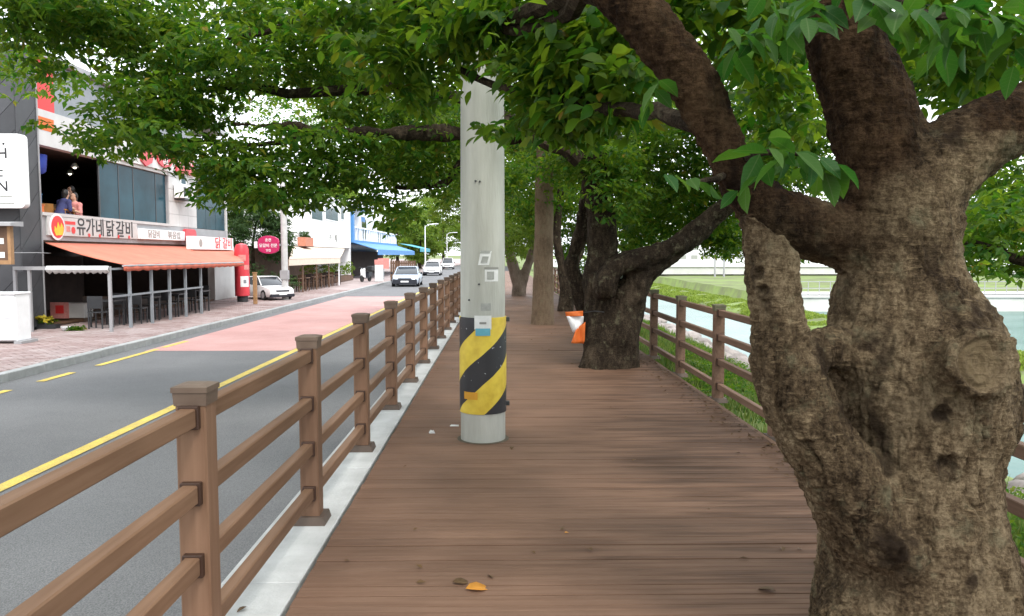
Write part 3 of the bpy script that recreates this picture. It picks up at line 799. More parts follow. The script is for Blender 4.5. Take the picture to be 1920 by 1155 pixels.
# ------------------------------------------------------------------ trees
def px_strand(pts, Y=None):
    out = []
    for p in pts:
        u, v, r = p[:3]; yy = p[3] if len(p) > 3 else Y
        q = atY(u, v, yy)
        out.append((q.x, q.y, q.z, r / FPX * yy))
    return catmull(out, 3)
main_root = atZ(1722, 1250, 0.0)
main = thing('cherry_tree', 'massive gnarled cherry tree with sawn knot and broken side stem, nearest on the boardwalk', 'tree', (main_root.x, 2.95, 0))
trunk = px_strand([(1722, 1420, 225), (1724, 1330, 215), (1722, 1155, 190), (1708, 980, 162), (1714, 850, 150), (1724, 760, 160), (1714, 680, 162), (1700, 600, 134), (1690, 520, 106), (1686, 440, 100), (1682, 380, 92)], 2.93)
stem_c = px_strand([(1682, 430, 74), (1655, 300, 80), (1608, 150, 70), (1572, 20, 66), (1545, -160, 70, 3.0), (1500, -420, 60, 3.2)], 2.95)
limb_r = px_strand([(1692, 430, 72), (1748, 325, 70), (1840, 255, 66), (1935, 215, 58), (2080, 160, 52, 2.8), (2300, 60, 44, 2.7)], 2.9)
limb_l = px_strand([(1655, 462, 50), (1565, 442, 54), (1455, 408, 50), (1387, 335, 41), (1342, 240, 46), (1288, 140, 47), (1220, 50, 50), (1120, -70, 54, 3.0), (980, -230, 50, 3.3)], 2.92)
stump = px_strand([(1640, 1000, 85, 2.80), (1582, 900, 80, 2.73), (1515, 800, 68), (1474, 690, 62), (1458, 600, 54), (1450, 520, 54), (1440, 400, 52)], 2.70)
knot = px_strand([(1770, 720, 80, 2.86), (1838, 684, 66, 2.60), (1842, 680, 60, 2.50)])
bulge = px_strand([(1800, 640, 40, 2.95), (1838, 748, 76, 2.95), (1815, 850, 50, 2.95)])
root_l = px_strand([(1650, 1120, 90, 2.9), (1600, 1200, 80, 2.75), (1570, 1330, 70, 2.65)])
root_r = px_strand([(1790, 1080, 90, 2.9), (1850, 1180, 80, 2.8), (1890, 1330, 70, 2.7)])
burl = px_strand([(1655, 1020, 45, 2.66), (1690, 1040, 45, 2.64)])
web = px_strand([(1490, 668, 44, 2.74), (1550, 655, 40, 2.80), (1620, 660, 60, 2.86)])
cv = lambda u, v, Y: np.array(atY(u, v, Y))
n1 = np.array((0.60, 0.05, 0.80)); n1 /= np.linalg.norm(n1)
n2 = np.array((0.16, -0.97, 0.12)); n2 /= np.linalg.norm(n2)
cuts = {4: [(cv(1432, 432, 2.7), n1)], 5: [(cv(1838, 682, 2.545), n2)]}
scar_seams = [(cv(1672, 1032, 2.56), .085), (cv(1778, 872, 2.63), .045), (cv(1762, 775, 2.63), .04), (cv(1545, 680, 2.68), .08), (cv(1570, 790, 2.66), .06), (cv(1420, 512, 2.62), .03), (cv(1430, 545, 2.62), .025), (cv(1640, 650, 2.66), .06)] + [(cv(u_, v_, 2.66), r_) for u_, v_, r_ in ((1548, 640, .045), (1556, 705, .04), (1568, 765, .035), (1574, 825, .03), (1588, 890, .025), (1598, 960, .02))]  # scars and burl, plus darker spots in the hollow and seam beside the stump
def warp(P, f, amp, seed):
    return P + amp * np.stack([vnoise(P * f, seed), vnoise(P * f, seed + 1), vnoise(P * f, seed + 2)], 1)
def bark_disp(P, N):
    big = fbm(P * np.array([4.5, 4.5, 3.5]), 3, 11) * 0.016
    Q = warp(P, 5, .05, 15)
    def groove(fx, fz, w, seed):
        return np.clip(1 - np.abs(fbm(Q * np.array([fx, fx, fz]), 2, seed)) / w, 0, 1)
    low = np.clip((1.9 - P[:, 2]) / 0.7, 0.25, 1)
    d = big - groove(9, 1.8, .12, 21) * .015 * low - groove(22, 5., .22, 24) * .010 * low
    d = d + fbm(P * np.array([26, 26, 60.]), 2, 31) * 0.0035 + fbm(P * 48, 3, 41) * 0.0045 + np.clip(fbm(P * 30, 2, 45) - .25, 0, 1) * .010
    kc = cv(1838, 682, 2.545)
    Pk = warp(P, 9, .018, 80)
    rr = np.linalg.norm((Pk - kc) * np.array([1, .7, 1.05]), axis=1)
    d = d * np.where(rr < .10, .35, 1) + np.exp(-((rr - .100) / .020) ** 2) * .013 - np.exp(-((rr - .078) / .010) ** 2) * .010 - np.exp(-(rr / .04) ** 2) * .010 + np.where(rr < .08, np.sin(rr * 230) * .003, 0)
    bc = cv(1672, 1032, 2.60)
    rb = np.linalg.norm(P - bc, axis=1)
    d = d + np.exp(-(rb / .07) ** 2) * (0.018 + 0.030 * fbm(P * 45, 2, 51))
    for (c, r) in (scar_seams[1], scar_seams[2], scar_seams[5], scar_seams[6]):
        q = np.linalg.norm(P - c, axis=1); d = d - np.exp(-(q / (r * .7)) ** 2) * .025 + np.exp(-((q - r) / (r * .35)) ** 2) * .012
    return d
def scar_seam_attr(P):
    a = np.zeros(len(P)); n = fbm(P * 26, 4, 61)
    for c, r in scar_seams:
        q = np.linalg.norm((P - c) * np.array([1, .6, 1]), axis=1)
        a = np.maximum(a, np.clip(1.15 - q / r + n * .75, 0, 1))
    Q = warp(P, 6, .05, 90)
    f = fbm(Q * np.array([11, 11, 2.2]), 4, 71)
    a = np.maximum(a, np.clip((f - .42) * 1.5 + n * .15, 0, .8))
    return np.clip(a, 0, .9)
def young_shade_attr(P):     # redder bark of the upper limbs plus canopy shade painted in, deeper at left
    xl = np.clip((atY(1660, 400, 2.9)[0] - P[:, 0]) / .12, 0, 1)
    return np.clip((P[:, 2] - 1.72 + .24 * xl + .22 * fbm(P * 5, 3, 97)) / .35, 0, 1) * np.where((P[:, 0] > atY(1690, 300, 2.9)[0]) & (P[:, 2] < 2.0), .4, 1)  # painted shade held back on the right flank
def cut_attr(P):
    kc = cv(1838, 682, 2.545); Pk = warp(P, 9, .018, 80)
    rr = np.linalg.norm((Pk - kc) * np.array([1, .7, 1.05]), axis=1)
    return np.clip((.095 - rr) / .02, 0, 1) * np.clip(.55 + .5 * fbm(P * 40, 3, 95), 0, 1)
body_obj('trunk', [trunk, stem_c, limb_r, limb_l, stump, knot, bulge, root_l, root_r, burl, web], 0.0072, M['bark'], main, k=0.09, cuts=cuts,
         ks=[.09, .06, .06, .05, .025, .03, .09, .08, .08, .03, .05], disp=bark_disp, attr={'scar_seam': scar_seam_attr, 'cutwood': cut_attr, 'young_shade': young_shade_attr})

def soft_disp(amp, seed):
    def f(P, N):
        rid = np.abs(fbm(P * np.array([12, 12, 3.]), 3, seed))
        return fbm(P * np.array([3.5, 3.5, 2.5]), 3, seed + 5) * amp - np.clip(.3 - rid, 0, 1) * amp * 1.2
    return f
def simple_tree(label, base, strands, voxel, mat, amp, seed, k=.08, name='cherry_tree', group='old trees along the boardwalk'):
    t = thing(name, label, 'tree', base, group=group)
    body_obj('trunk', strands, voxel, mat, t, k=k, disp=soft_disp(amp, seed))
    return t
T2Y = 10.9
t2 = simple_tree('dark leaning cherry tree whose long limb reaches right, an orange and white banner tied on', (1.5, T2Y, 0), [
    px_strand([(1136, 720, 46), (1134, 660, 40), (1128, 590, 34), (1130, 520, 32), (1128, 440, 28), (1122, 360, 28), (1110, 280, 24), (1080, 180, 22), (1040, 60, 20)], T2Y),
    px_strand([(1168, 710, 32), (1170, 640, 30), (1178, 570, 30), (1205, 510, 27), (1270, 460, 23), (1325, 418, 20), (1375, 378, 18), (1440, 330, 16), (1540, 240, 14)], T2Y - .15),
    px_strand([(1135, 540, 24), (1155, 500, 24), (1215, 482, 21), (1270, 458, 18)], T2Y - .3),
    px_strand([(1122, 640, 26), (1098, 560, 18), (1072, 500, 14), (1092, 430, 13), (1100, 380, 12)], T2Y + .5),
    px_strand([(1118, 600, 18, 10.8), (1110, 660, 16, 10.7), (1094, 716, 13, 10.6)]), px_strand([(1176, 600, 18, 10.8), (1178, 660, 16, 10.7), (1186, 716, 12, 10.6)]), px_strand([(1146, 590, 18, 10.8), (1148, 660, 17, 10.65), (1150, 722, 13, 10.45)]), px_strand([(1128, 590, 18, 10.8), (1126, 660, 16, 10.65), (1118, 722, 12, 10.45)]), px_strand([(1166, 600, 16, 10.8), (1168, 660, 15, 10.65), (1176, 722, 12, 10.5)]),
    px_strand([(1110, 290, 20), (1050, 262, 16), (960, 255, 13, 10.5), (820, 250, 11, 10), (650, 248, 9, 9.5), (560, 240, 7, 9.3), (440, 232, 5, 9)], T2Y),
    px_strand([(1100, 230, 20), (1000, 130, 18), (860, 80, 16, 10), (700, 30, 14, 9)], T2Y),
], 0.02, M['bark_dark'], .045, 100, k=.04)
T3Y = 17.4
t3 = simple_tree('straight tan trunk like a post standing in the middle of the boardwalk', (1.0, T3Y, 0), [
    px_strand([(1018, 622, 25), (1018, 590, 21), (1019, 500, 19), (1020, 400, 17.5), (1021, 300, 16), (1022, 180, 14), (1022, 40, 12)], T3Y)], 0.03, M['bark_tan'], .012, 200, name='straight_tree')
T4Y = 21.5
t4 = simple_tree('dark crooked cherry tree half hidden behind the leaning one', (1.8, T4Y, 0), [
    px_strand([(1060, 590, 16), (1064, 540, 14), (1075, 500, 11), (1092, 440, 10), (1098, 380, 9), (1080, 300, 8)], T4Y),
    px_strand([(1064, 540, 12), (1052, 490, 9), (1045, 440, 8), (1050, 360, 7)], T4Y)], 0.035, M['bark_dark'], .03, 300)
T5Y = 29.5
t5 = simple_tree('pale forked cherry tree at the far end of the boardwalk', (.78, T5Y, 0), [
    px_strand([(972, 560, 14), (973, 538, 12), (964, 505, 10), (955, 472, 9), (940, 420, 8)], T5Y),
    px_strand([(973, 545, 12), (985, 510, 9), (998, 475, 8), (1010, 430, 7)], T5Y)], 0.04, M['bark_grey'], .03, 400)

def branch(parent, pts, mat, Y=None, sides=7, name='branch'):
    s = px_strand(pts, Y)
    rr = random.Random(len(bpy.data.objects))
    P = [(p[0] + rr.uniform(-.3, .3) * p[3], p[1], p[2] + rr.uniform(-.4, .4) * p[3]) for p in s]
    return MB().tube(P, [max(p[3], .004) for p in s], sides).build(name, mat, parent, smooth=True)
bd = M['bark_dark']
branch(main, [(1345, 245, 20), (1260, 215, 16, 3.3), (1180, 205, 14, 3.7), (1080, 190, 11, 4.2), (960, 170, 8, 4.7), (860, 130, 6, 5.2)], bd, 2.95)
branch(main, [(1180, 10, 30), (1080, -20, 24, 3.6), (960, 30, 14, 4.4), (840, 25, 10, 5.0), (720, 0, 8, 5.4)], bd, 3.1)
branch(main, [(1130, -60, 30), (1040, 40, 14, 4.0), (930, 55, 9, 4.6), (880, 45, 7, 5)], bd, 3.1)
branch(main, [(1390, 300, 9, 2.95), (1420, 290, 7, 2.7), (1460, 285, 5, 2.5), (1510, 290, 3, 2.42)], bd)
branch(main, [(1360, 330, 8, 2.9), (1335, 335, 6, 2.75), (1300, 345, 4, 2.6)], bd)
branch(main, [(1640, -80, 16, 2.9), (1690, 10, 10, 2.7), (1780, 30, 7, 2.6), (1900, 40, 4, 2.5)], bd)
branch(t2, [(780, 160, 12), (640, 172, 10), (540, 175, 9), (430, 162, 6), (300, 190, 4)], bd, 10)
branch(t2, [(1090, 300, 18), (1000, 250, 14), (900, 200, 12), (780, 165, 11)], bd, 10.4)
branch(t2, [(650, 248, 7), (560, 262, 5), (450, 272, 4), (330, 262, 3)], bd, 9.5)
branch(t2, [(700, 30, 10, 9), (600, 26, 7, 9.2), (500, 60, 5, 9.6), (420, 75, 3, 9.8)], bd)
branch(t2, [(900, 250, 9), (850, 330, 8), (800, 350, 6), (740, 350, 4)], bd, 10.8)

# ---------- foliage
def sprays(rng, clumps, L, per=9, twig=0.34, droop=0.35):
    Ps, Ds, Ns, Ls = [], [], [], []
    for (c, r, n) in clumps:
        q = rng.normal(size=(n, 3)); q /= np.linalg.norm(q, axis=1)[:, None]
        q *= rng.random((n, 1)) ** 0.42
        base = np.array(c) + q * np.array(r)
        az = rng.random(n) * 2 * np.pi
        td = np.stack([np.cos(az), np.sin(az), rng.normal(-.12, .28, n)], 1); td /= np.linalg.norm(td, axis=1)[:, None]
        sd = np.cross(td, [0, 0, 1.0]); sd /= np.linalg.norm(sd, axis=1)[:, None]
        roll = rng.normal(0, .45, n)[:, None]
        up = np.cross(sd, td); sd2 = sd * np.cos(roll) + up * np.sin(roll); up2 = np.cross(sd2, td)
        for i in range(per):
            t = (i + .6) / per
            s = -1 if i % 2 else 1
            P = base + td * (t - .5) * twig * rng.uniform(.8, 1.2, (n, 1)) + np.array([0, 0, -1.]) * (t * t * .10 * twig)
            D = td * (.35 + .65 * t * t) + sd2 * s * (.95 - .6 * t * t) + np.array([0, 0, -droop]) + rng.normal(0, .22, (n, 3))
            D /= np.linalg.norm(D, axis=1)[:, None]
            Nn = up2 + rng.normal(0, .38, (n, 3)); Nn -= D * (Nn * D).sum(1)[:, None]; Nn /= np.linalg.norm(Nn, axis=1)[:, None]
            Ps.append(P); Ds.append(D); Ns.append(Nn); Ls.append(L * np.clip(rng.normal(.95, .2, n), .45, 1.4))
    return np.concatenate(Ps), np.concatenate(Ds), np.concatenate(Ns), np.concatenate(Ls)
def leaf_geo(P, D, N, L, wid=.5, hi=False):
    S = np.cross(D, N); L = L[:, None]
    if not hi:
        tv = [(0, 0, 0), (.42, .5, .10), (1, 0, -.06), (.42, -.5, .10)]
        fc = [(0, 1, 2), (0, 2, 3)]
    else:
        tv = [(0, 0, 0), (.22, .36, .07), (.22, 0, .0), (.22, -.36, .07), (.52, .5, .06), (.52, 0, -.02), (.52, -.5, .06), (.80, .28, -.03), (.80, 0, -.07), (.80, -.28, -.03), (1.0, 0, -.16)]
        fc = [(0, 2, 1), (0, 3, 2), (1, 2, 5), (1, 5, 4), (2, 3, 6), (2, 6, 5), (4, 5, 8), (4, 8, 7), (5, 6, 9), (5, 9, 8), (7, 8, 10), (8, 9, 10)]
    V = np.stack([P + D * L * a + S * L * wid * s + N * L * h for a, s, h in tv], 1)
    n = len(P); k = len(tv)
    F = (np.array(fc)[None] + (np.arange(n) * k)[:, None, None]).reshape(-1, 3)
    return V.reshape(-1, 3), F
def foliage(name, parent, clumps, L, mat, seed, per=9, twig=.34, droop=.35, wid=.5, hi=False, kind='stuff', keep=None):
    rng = np.random.default_rng(seed)
    P, D, N, Ls = sprays(rng, clumps, L, per, twig, droop)
    if keep is not None:
        k = keep(P); P, D, N, Ls = P[k], D[k], N[k], Ls[k]
    V, F = leaf_geo(P, D, N, Ls, wid, hi)
    o = link(name, np_mesh(name, V, F, hi), mat, parent)
    if kind: tag(o, kind=kind)
    return o
def pc(u, v, Y, ru, rv, n, dY=None):
    """a clump given by where it hangs: centre, radii, number of sprays"""
    q = atY(u, v, Y); k = Y / FPX
    return ((q.x, q.y, q.z), (ru * k, dY if dY else max(ru * k * .8, .5), rv * k), n)
def clear_of_lens(P):
    d = np.linalg.norm(P - np.array(CAM), axis=1)
    return d > 1.9

# main tree: hanging sprays 2.5 to 6 m away
main_clumps = [
    pc(960, 20, 4.6, 170, 50, 46), pc(1070, 100, 4.3, 130, 60, 42), pc(1030, 150, 4.4, 70, 36, 22), pc(880, 70, 4.8, 90, 34, 20),
    pc(760, 110, 5.3, 140, 50, 34), pc(690, 20, 5.6, 160, 50, 40), pc(830, 10, 5.2, 130, 50, 30), pc(1160, 160, 4.0, 90, 60, 26), pc(1090, 220, 4.4, 110, 30, 24),
    pc(936, 246, 5.6, 16, 8, 4), pc(1010, 215, 4.9, 36, 20, 8), pc(1740, 90, 5, 90, 60, 24), pc(1860, 150, 5, 80, 50, 24), pc(1050, 235, 5.2, 50, 26, 8), pc(1190, 20, 4.2, 110, 50, 26), pc(780, 170, 5.4, 60, 36, 14),
    pc(1410, 50, 4.2, 110, 60, 26), pc(1450, 120, 5.0, 80, 60, 18), pc(1340, -20, 4.2, 140, 60, 24), pc(1790, 120, 4.2, 130, 60, 26), pc(1880, 60, 3.6, 90, 70, 18),
    pc(1470, 220, 5.4, 70, 60, 16), pc(1740, 10, 3.6, 150, 60, 24),
]
main_clumps = [(c_, r_, int(n_ * 1.5)) for c_, r_, n_ in main_clumps]
main_clumps = [(c_, r_, int(n_ * 1.45)) for c_, r_, n_ in main_clumps]
foliage('crown', main, main_clumps, .098, M['leaf'], 1, per=9, twig=.36, hi=True, keep=clear_of_lens)
# leaves close enough to be picked out one by one
rng = np.random.default_rng(5)
near = [pc(1500, 285, 2.42, 40, 18, 2, .10), pc(1450, 315, 2.40, 30, 22, 1, .10), pc(1530, 300, 2.48, 30, 18, 1, .10), pc(1440, 290, 2.44, 24, 18, 1, .08), pc(1300, 338, 2.62, 20, 10, 1, .05), pc(1225, 165, 2.9, 25, 20, 1, .08),
        pc(1690, 25, 2.35, 60, 18, 3, .12), pc(1790, 40, 2.35, 70, 18, 4, .12), pc(1880, 45, 2.35, 60, 22, 4, .12), pc(1540, 10, 2.4, 30, 10, 1, .08), pc(1410, 60, 2.7, 60, 22, 3, .12), pc(1460, 30, 2.6, 60, 22, 3, .12), pc(1600, -10, 2.4, 60, 20, 3, .1)]
P, D, Nn, Ls = sprays(rng, near, .112, 6, .24, .55)
lv = []
for w in (.46, .50, .54):
    V, F = leaf_geo(np.zeros((1, 3)), np.array([[1., 0, 0]]), np.array([[0, 0, 1.]]), np.array([1.]), w, True)
    me = np_mesh('leaf', V, F, True); me.materials.append(M['leaf_near']); lv.append(me)
for i in range(len(P)):
    o = link('leaf', lv[i % 3], None, main)
    d, n_ = Vector(D[i]), Vector(Nn[i]); s = n_.cross(d)
    mt = Matrix((d, s, n_)).transposed().to_4x4()
    o.matrix_basis = Matrix.Translation(P[i]) @ mt @ Matrix.Scale(Ls[i], 4)
# unseen overhead layer put on the same tree to shade deck and trunk
over = [((x, y, 3.6 + random.uniform(0, 1.6)), (1.3, 1.3, .6), 80) for x in (-2.4, -.6, 1.2, 3.0, 4.8) for y in (-2.5, -.6, 1.2, 3.0, 5.0) if y > -1 or x < 2]
over += [((x, y, 4.4 + random.uniform(0, 1.4)), (1.4, 1.4, .7), 90) for x in (-7, -5.2, -3.6) for y in (-6, -3.5, -1, 1.5, 4)]  # foliage added over the street, out of view, to darken trunk and road
foliage('upper_shade_crown', main, over, .12, M['leaf'], 2, per=9, twig=.4, keep=lambda P: P[:, 2] > 2.9)

# second tree: over the road and behind the first
c2 = []
rg = random.Random(11)
left_shape = [(60, 20, 110, 60), (180, 50, 130, 40), (40, 110, 70, 30), (240, 20, 120, 40), (340, 70, 90, 40), (300, 130, 120, 34), (280, 190, 80, 40), (330, 190, 120, 50), (245, 240, 70, 32), (190, 268, 50, 18), (300, 255, 90, 30), (380, 215, 40, 26),
              (440, 110, 110, 50), (560, 130, 110, 40), (520, 60, 110, 44), (620, 70, 90, 50), (640, 150, 110, 40), (420, 20, 90, 26), (540, -10, 110, 30), (700, 190, 110, 50), (650, 210, 50, 24), (600, 260, 120, 24), (480, 285, 90, 16), (420, 300, 70, 40), (500, 330, 90, 40), (600, 320, 90, 40), (560, 365, 90, 22), (440, 360, 50, 22),
              (690, 300, 90, 50), (760, 270, 90, 60), (820, 320, 70, 60), (700, 370, 50, 30), (760, 390, 30, 26), (740, 420, 16, 16), (830, 230, 80, 50), (480, 375, 60, 14), (350, 285, 40, 16), (140, 250, 36, 12), (395, 330, 40, 26), (420, 370, 40, 12), (540, 380, 40, 10)]
for (u, v, ru, rv) in left_shape:
    Y = 8.4 + 2.2 * min(1, u / 800) + rg.uniform(-.6, .8)
    c2.append(pc(u, v, Y, ru, rv, int(ru * rv / 44) + 6, 1.1))
foliage('crown', t2, c2, .112, M['leaf'], 20, per=9, twig=.34)
c2b = [pc(1240, 330, 11.5, 110, 70, 110), pc(1330, 300, 11, 90, 80, 90), pc(1280, 240, 11, 110, 50, 90), pc(1220, 410, 12.5, 70, 50, 70), pc(1300, 420, 13, 90, 40, 70), pc(1480, 330, 11, 110, 60, 90), pc(1440, 220, 11, 110, 90, 110),
       pc(1380, 470, 14, 60, 22, 30), pc(1350, 455, 13, 60, 26, 36), pc(1500, 130, 11, 110, 70, 60), pc(1160, 360, 10.4, 60, 60, 50), pc(1130, 300, 10.6, 80, 50, 50), pc(1060, 300, 11.5, 70, 40, 40), pc(1330, 380, 12, 80, 60, 110), pc(1250, 370, 13, 90, 50, 110), pc(1350, 430, 13, 60, 30, 60), pc(1390, 250, 12, 70, 90, 90), pc(1210, 300, 12, 70, 60, 80), pc(1440, 420, 14, 70, 40, 60), pc(1480, 160, 9, 70, 90, 90), pc(1430, 300, 9.5, 60, 60, 60), pc(1520, 260, 10, 50, 80, 60), pc(1400, 120, 10, 80, 60, 60), pc(1500, 430, 13, 80, 40, 60), pc(1190, 440, 12, 40, 36, 30), pc(1540, 460, 12, 60, 40, 20)]
c2b = [(c_, r_, int(n_ * 1.9)) for c_, r_, n_ in c2b]
foliage('lower_crown', t2, c2b, .10, M['leaf'], 21, per=9, twig=.34)
over2 = [((x, y, 4.3 + random.uniform(0, 2.0)), (1.6, 1.6, .8), 110) for x in (-7.5, -5.5, -3.5, -1.2, 1.0, 3.2, 5.4) for y in (7, 9.5, 12, 14.5)]  # overhead foliage layer put in to shade the deck
foliage('upper_shade_crown', t2, over2, .12, M['leaf'], 22, per=9, twig=.42)
# right-hand river tree with a long low limb (trunk outside the picture)
rt = thing('cherry_tree', 'leafy limb of a riverside tree reaching in at right above the water', 'tree', (7.6, 6.5, -1.9))
MB().tube(catmull([(7.6, 6.5, -2.1), (7.5, 6.5, -.5), (7.3, 6.7, 1.2), (7.0, 6.8, 3.2), (6.6, 6.8, 5)], 4), [.25] * 4 + [.22] * 4 + [.18] * 4 + [.12] * 4 + [.06], 10).build('trunk', bd, rt, smooth=True)
branch(rt, [(2120, 560, 14), (2000, 520, 12), (1920, 492, 11), (1850, 462, 9), (1790, 448, 6), (1740, 440, 4)], bd, 6.8)
foliage('crown', rt, [pc(1850, 400, 6.8, 90, 45, 44), pc(1900, 360, 7.2, 70, 50, 40), pc(1840, 470, 6.8, 80, 26, 26), pc(1900, 440, 7, 60, 40, 30), pc(1815, 500, 6.7, 40, 16, 14), pc(1900, 495, 7.0, 50, 18, 18), pc(1830, 420, 9, 70, 60, 50), pc(1880, 380, 10, 80, 70, 60), pc(1880, 300, 7.5, 80, 40, 34), pc(2020, 440, 6.8, 100, 80, 50), pc(1850, 340, 8, 70, 30, 26)], .10, M['leaf'], 30, per=9, twig=.34)
# third to fifth trees
def ball_clumps(u, v, Y, ru, rv, n_cl, n_sp, seed, rr=.35):
    r_ = random.Random(seed); out = []
    for i in range(n_cl):
        a = r_.uniform(0, 6.283); q = math.sqrt(r_.random())
        s = r_.uniform(.7, 1.3)
        out.append(pc(u + ru * q * math.cos(a), v + rv * q * math.sin(a), Y + r_.uniform(-1.5, 1.5), ru * rr * s, rv * rr * s, n_sp))
    return out
foliage('crown', t3, ball_clumps(1010, 240, 16.5, 230, 120, 24, 110, 40), .12, M['leaf'], 40, per=9, twig=.45)
foliage('crown', t4, ball_clumps(1100, 350, 22, 150, 90, 18, 110, 41) + ball_clumps(1180, 440, 23, 80, 40, 8, 36, 411) + ball_clumps(1075, 410, 27, 70, 80, 12, 70, 412) + [pc(1075, 430, 26, 45, 55, 170), pc(1050, 360, 26, 40, 60, 110), pc(1090, 350, 25, 40, 60, 110)] + ball_clumps(960, 300, 24, 60, 60, 8, 50, 413), .13, M['leaf'], 41, per=9, twig=.5)
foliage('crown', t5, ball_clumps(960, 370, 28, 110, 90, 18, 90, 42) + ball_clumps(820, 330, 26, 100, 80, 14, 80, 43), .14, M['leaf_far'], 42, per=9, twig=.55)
over3 = [((x, y, 4.6 + random.uniform(0, 2.5)), (2.2, 2.2, .9), 150) for x in (-5, -2, 1, 4) for y in (17, 21, 25, 29)]  # the added shading layer carried on over the far deck
foliage('upper_shade_crown', t3, over3, .14, M['leaf'], 44, per=9, twig=.5)

# more trees further along the street: trunk + crown each
def street_tree(label, x, y, z, h, rx, rz, n_cl, n_sp, seed, leaf=.16, mat='leaf_far', crown_lo=.35, tr=.16, group='trees further along the street', bark='bark_dark'):
    t = thing('street_tree', label, 'tree', (x, y, z), group=group)
    r_ = random.Random(seed)
    MB().tube(catmull([(0, 0, -.1), (r_.uniform(-.1, .1), 0, h * .25), (r_.uniform(-.2, .2), r_.uniform(-.2, .2), h * .55), (r_.uniform(-.3, .3), 0, h * .85)], 4), [tr * (1 - .8 * i / 12) for i in range(13)], 9).build('trunk', M[bark], t, True, smooth=True)
    cl = []
    for i in range(n_cl):
        a = r_.uniform(0, 6.283); zz_ = r_.uniform(-1, 1); q = math.sqrt(1 - zz_ * zz_) * r_.uniform(.5, 1)
        s = r_.uniform(.25, .42)
        cl.append(((rx * q * math.cos(a), rx * q * math.sin(a), h * (crown_lo + (1 - crown_lo) * .5) + rz * zz_), (rx * s, rx * s, rz * s * .8), n_sp))
    rng_ = np.random.default_rng(seed)
    P, D, N_, Ls = sprays(rng_, cl, leaf, 9, leaf * 3.2)
    V, F = leaf_geo(P, D, N_, Ls)
    o = link('crown', np_mesh('crown', V, F, False), M[mat], t, True); tag(o, kind='stuff')
    return t

# ------------------------------------------------------------------ shops on the far side
def Yx(u, x=FX): return atX(u, 478, x).y
def zv(v, Y): return 1.56 + (478 - v) * Y / FPX
def panels(parent, mat, u0, u1, z0, z1, spacing, slope, mk, thick, gap=.012):
    """diagonal cladding boards clipped to a rectangle of the wall; each board is a part"""
    k = math.sqrt(1 + slope * slope)
    lo = min(z0 - slope * u0, z0 - slope * u1); hi = max(z1 - slope * u0, z1 - slope * u1)
    st = spacing * k; c = lo
    while c < hi:
        poly = [(u0, z0), (u1, z0), (u1, z1), (u0, z1)]
        for sgn, cc in ((1, c + gap * k), (-1, c + st)):
            out = []
            for i in range(len(poly)):
                p, q = poly[i], poly[(i + 1) % len(poly)]
                dp = sgn * (p[1] - slope * p[0] - cc); dq = sgn * (q[1] - slope * q[0] - cc)
                if dp >= 0: out.append(p)
                if dp * dq < 0:
                    t = dp / (dp - dq); out.append((p[0] + t * (q[0] - p[0]), p[1] + t * (q[1] - p[1])))
            poly = out
            if len(poly) < 3: break
        c += st
        if len(poly) < 3: continue
        area = sum(poly[i][0] * poly[(i+1) % len(poly)][1] - poly[(i+1) % len(poly)][0] * poly[i][1] for i in range(len(poly))) / 2
        if area < .01: continue
        mk(poly, thick).build('panel', mat, parent)

# dark clad building at the left edge
DY0, DY1 = Yx(41), Yx(80) - .03
dk = thing('clad_building', 'dark grey building clad in diagonal panels at the left edge', 'building', (FX - 3, DY0, SZ))
MB().box(FX - 9, DY0 + .03, SZ - .1, FX - .03, DY1, 6.9).build('wall', M['panel_back'], dk)
panels(dk, M['dark_panel'], FX - 3.2, FX - .02, SZ + .05, 6.9, .52, 1.0, lambda p, t: MB().prism(p, 'y', DY0, DY0 + .028), .03)
panels(dk, M['dark_panel'], DY0 + .0, DY1, SZ + .05, 6.9, .52, 1.0, lambda p, t: MB().prism(p, 'x', FX - .028, FX), .03)
MB().box(FX - 9, DY0 - .02, 6.905, FX + .05, DY1 + .02, 7.0).build('roof', M['grey_metal'], dk)
MB().box(FX - .005, DY1 + .002, SZ, FX + .03, DY1 + .03, 6.9).build('edge_trim', M['grey_band'], dk)

# white vertical sign board
sy = DY0 - .55
s0, s1 = atY(-160, 250, sy), atY(47, 390, sy)
sb = thing('sign_board', 'white vertical sign board with dark letters on the dark clad building', 'sign', (s1.x - .5, sy, s1.z))
mb = MB()
def rrect(x0, z0, x1, z1, r, n=4):
    out = []
    for (cx, cz, a0) in ((x0 + r, z0 + r, 180), (x1 - r, z0 + r, 270), (x1 - r, z1 - r, 0), (x0 + r, z1 - r, 90)):
        for i in range(n + 1):
            a = R(a0 + 90 * i / n); out.append((cx + r * math.cos(a), cz + r * math.sin(a)))
    return out
mb.prism(rrect(s0.x, s1.z, s1.x, s0.z, .12), 'y', sy, sy + .22).build('panel', M['white_paint'], sb)
MB().box(s1.x - .9, sy + .221, s1.z + .3, s1.x - .6, DY0 - .002, s0.z - .3).build('bracket', M['grey_metal'], sb)
for (u, v, tx, sz_) in ((6, 262, '.', .4), (4, 288, 'H', .36), (2, 318, '-', .3), (2, 328, '-', .3), (5, 350, 'N', .36)):
    p = atY(u, v, sy - .004); text(tx, sz_, M['black_text'], sb, p, FACE_CAM, .003)
for (u, v) in ((6, 368), (10, 381)):
    p = atY(u, v, sy - .004); MB().box(p.x - .45, sy - .006, p.z - .025, p.x + .22, sy - .001, p.z + .02).build('small_print', M['paper_grey'], sb)

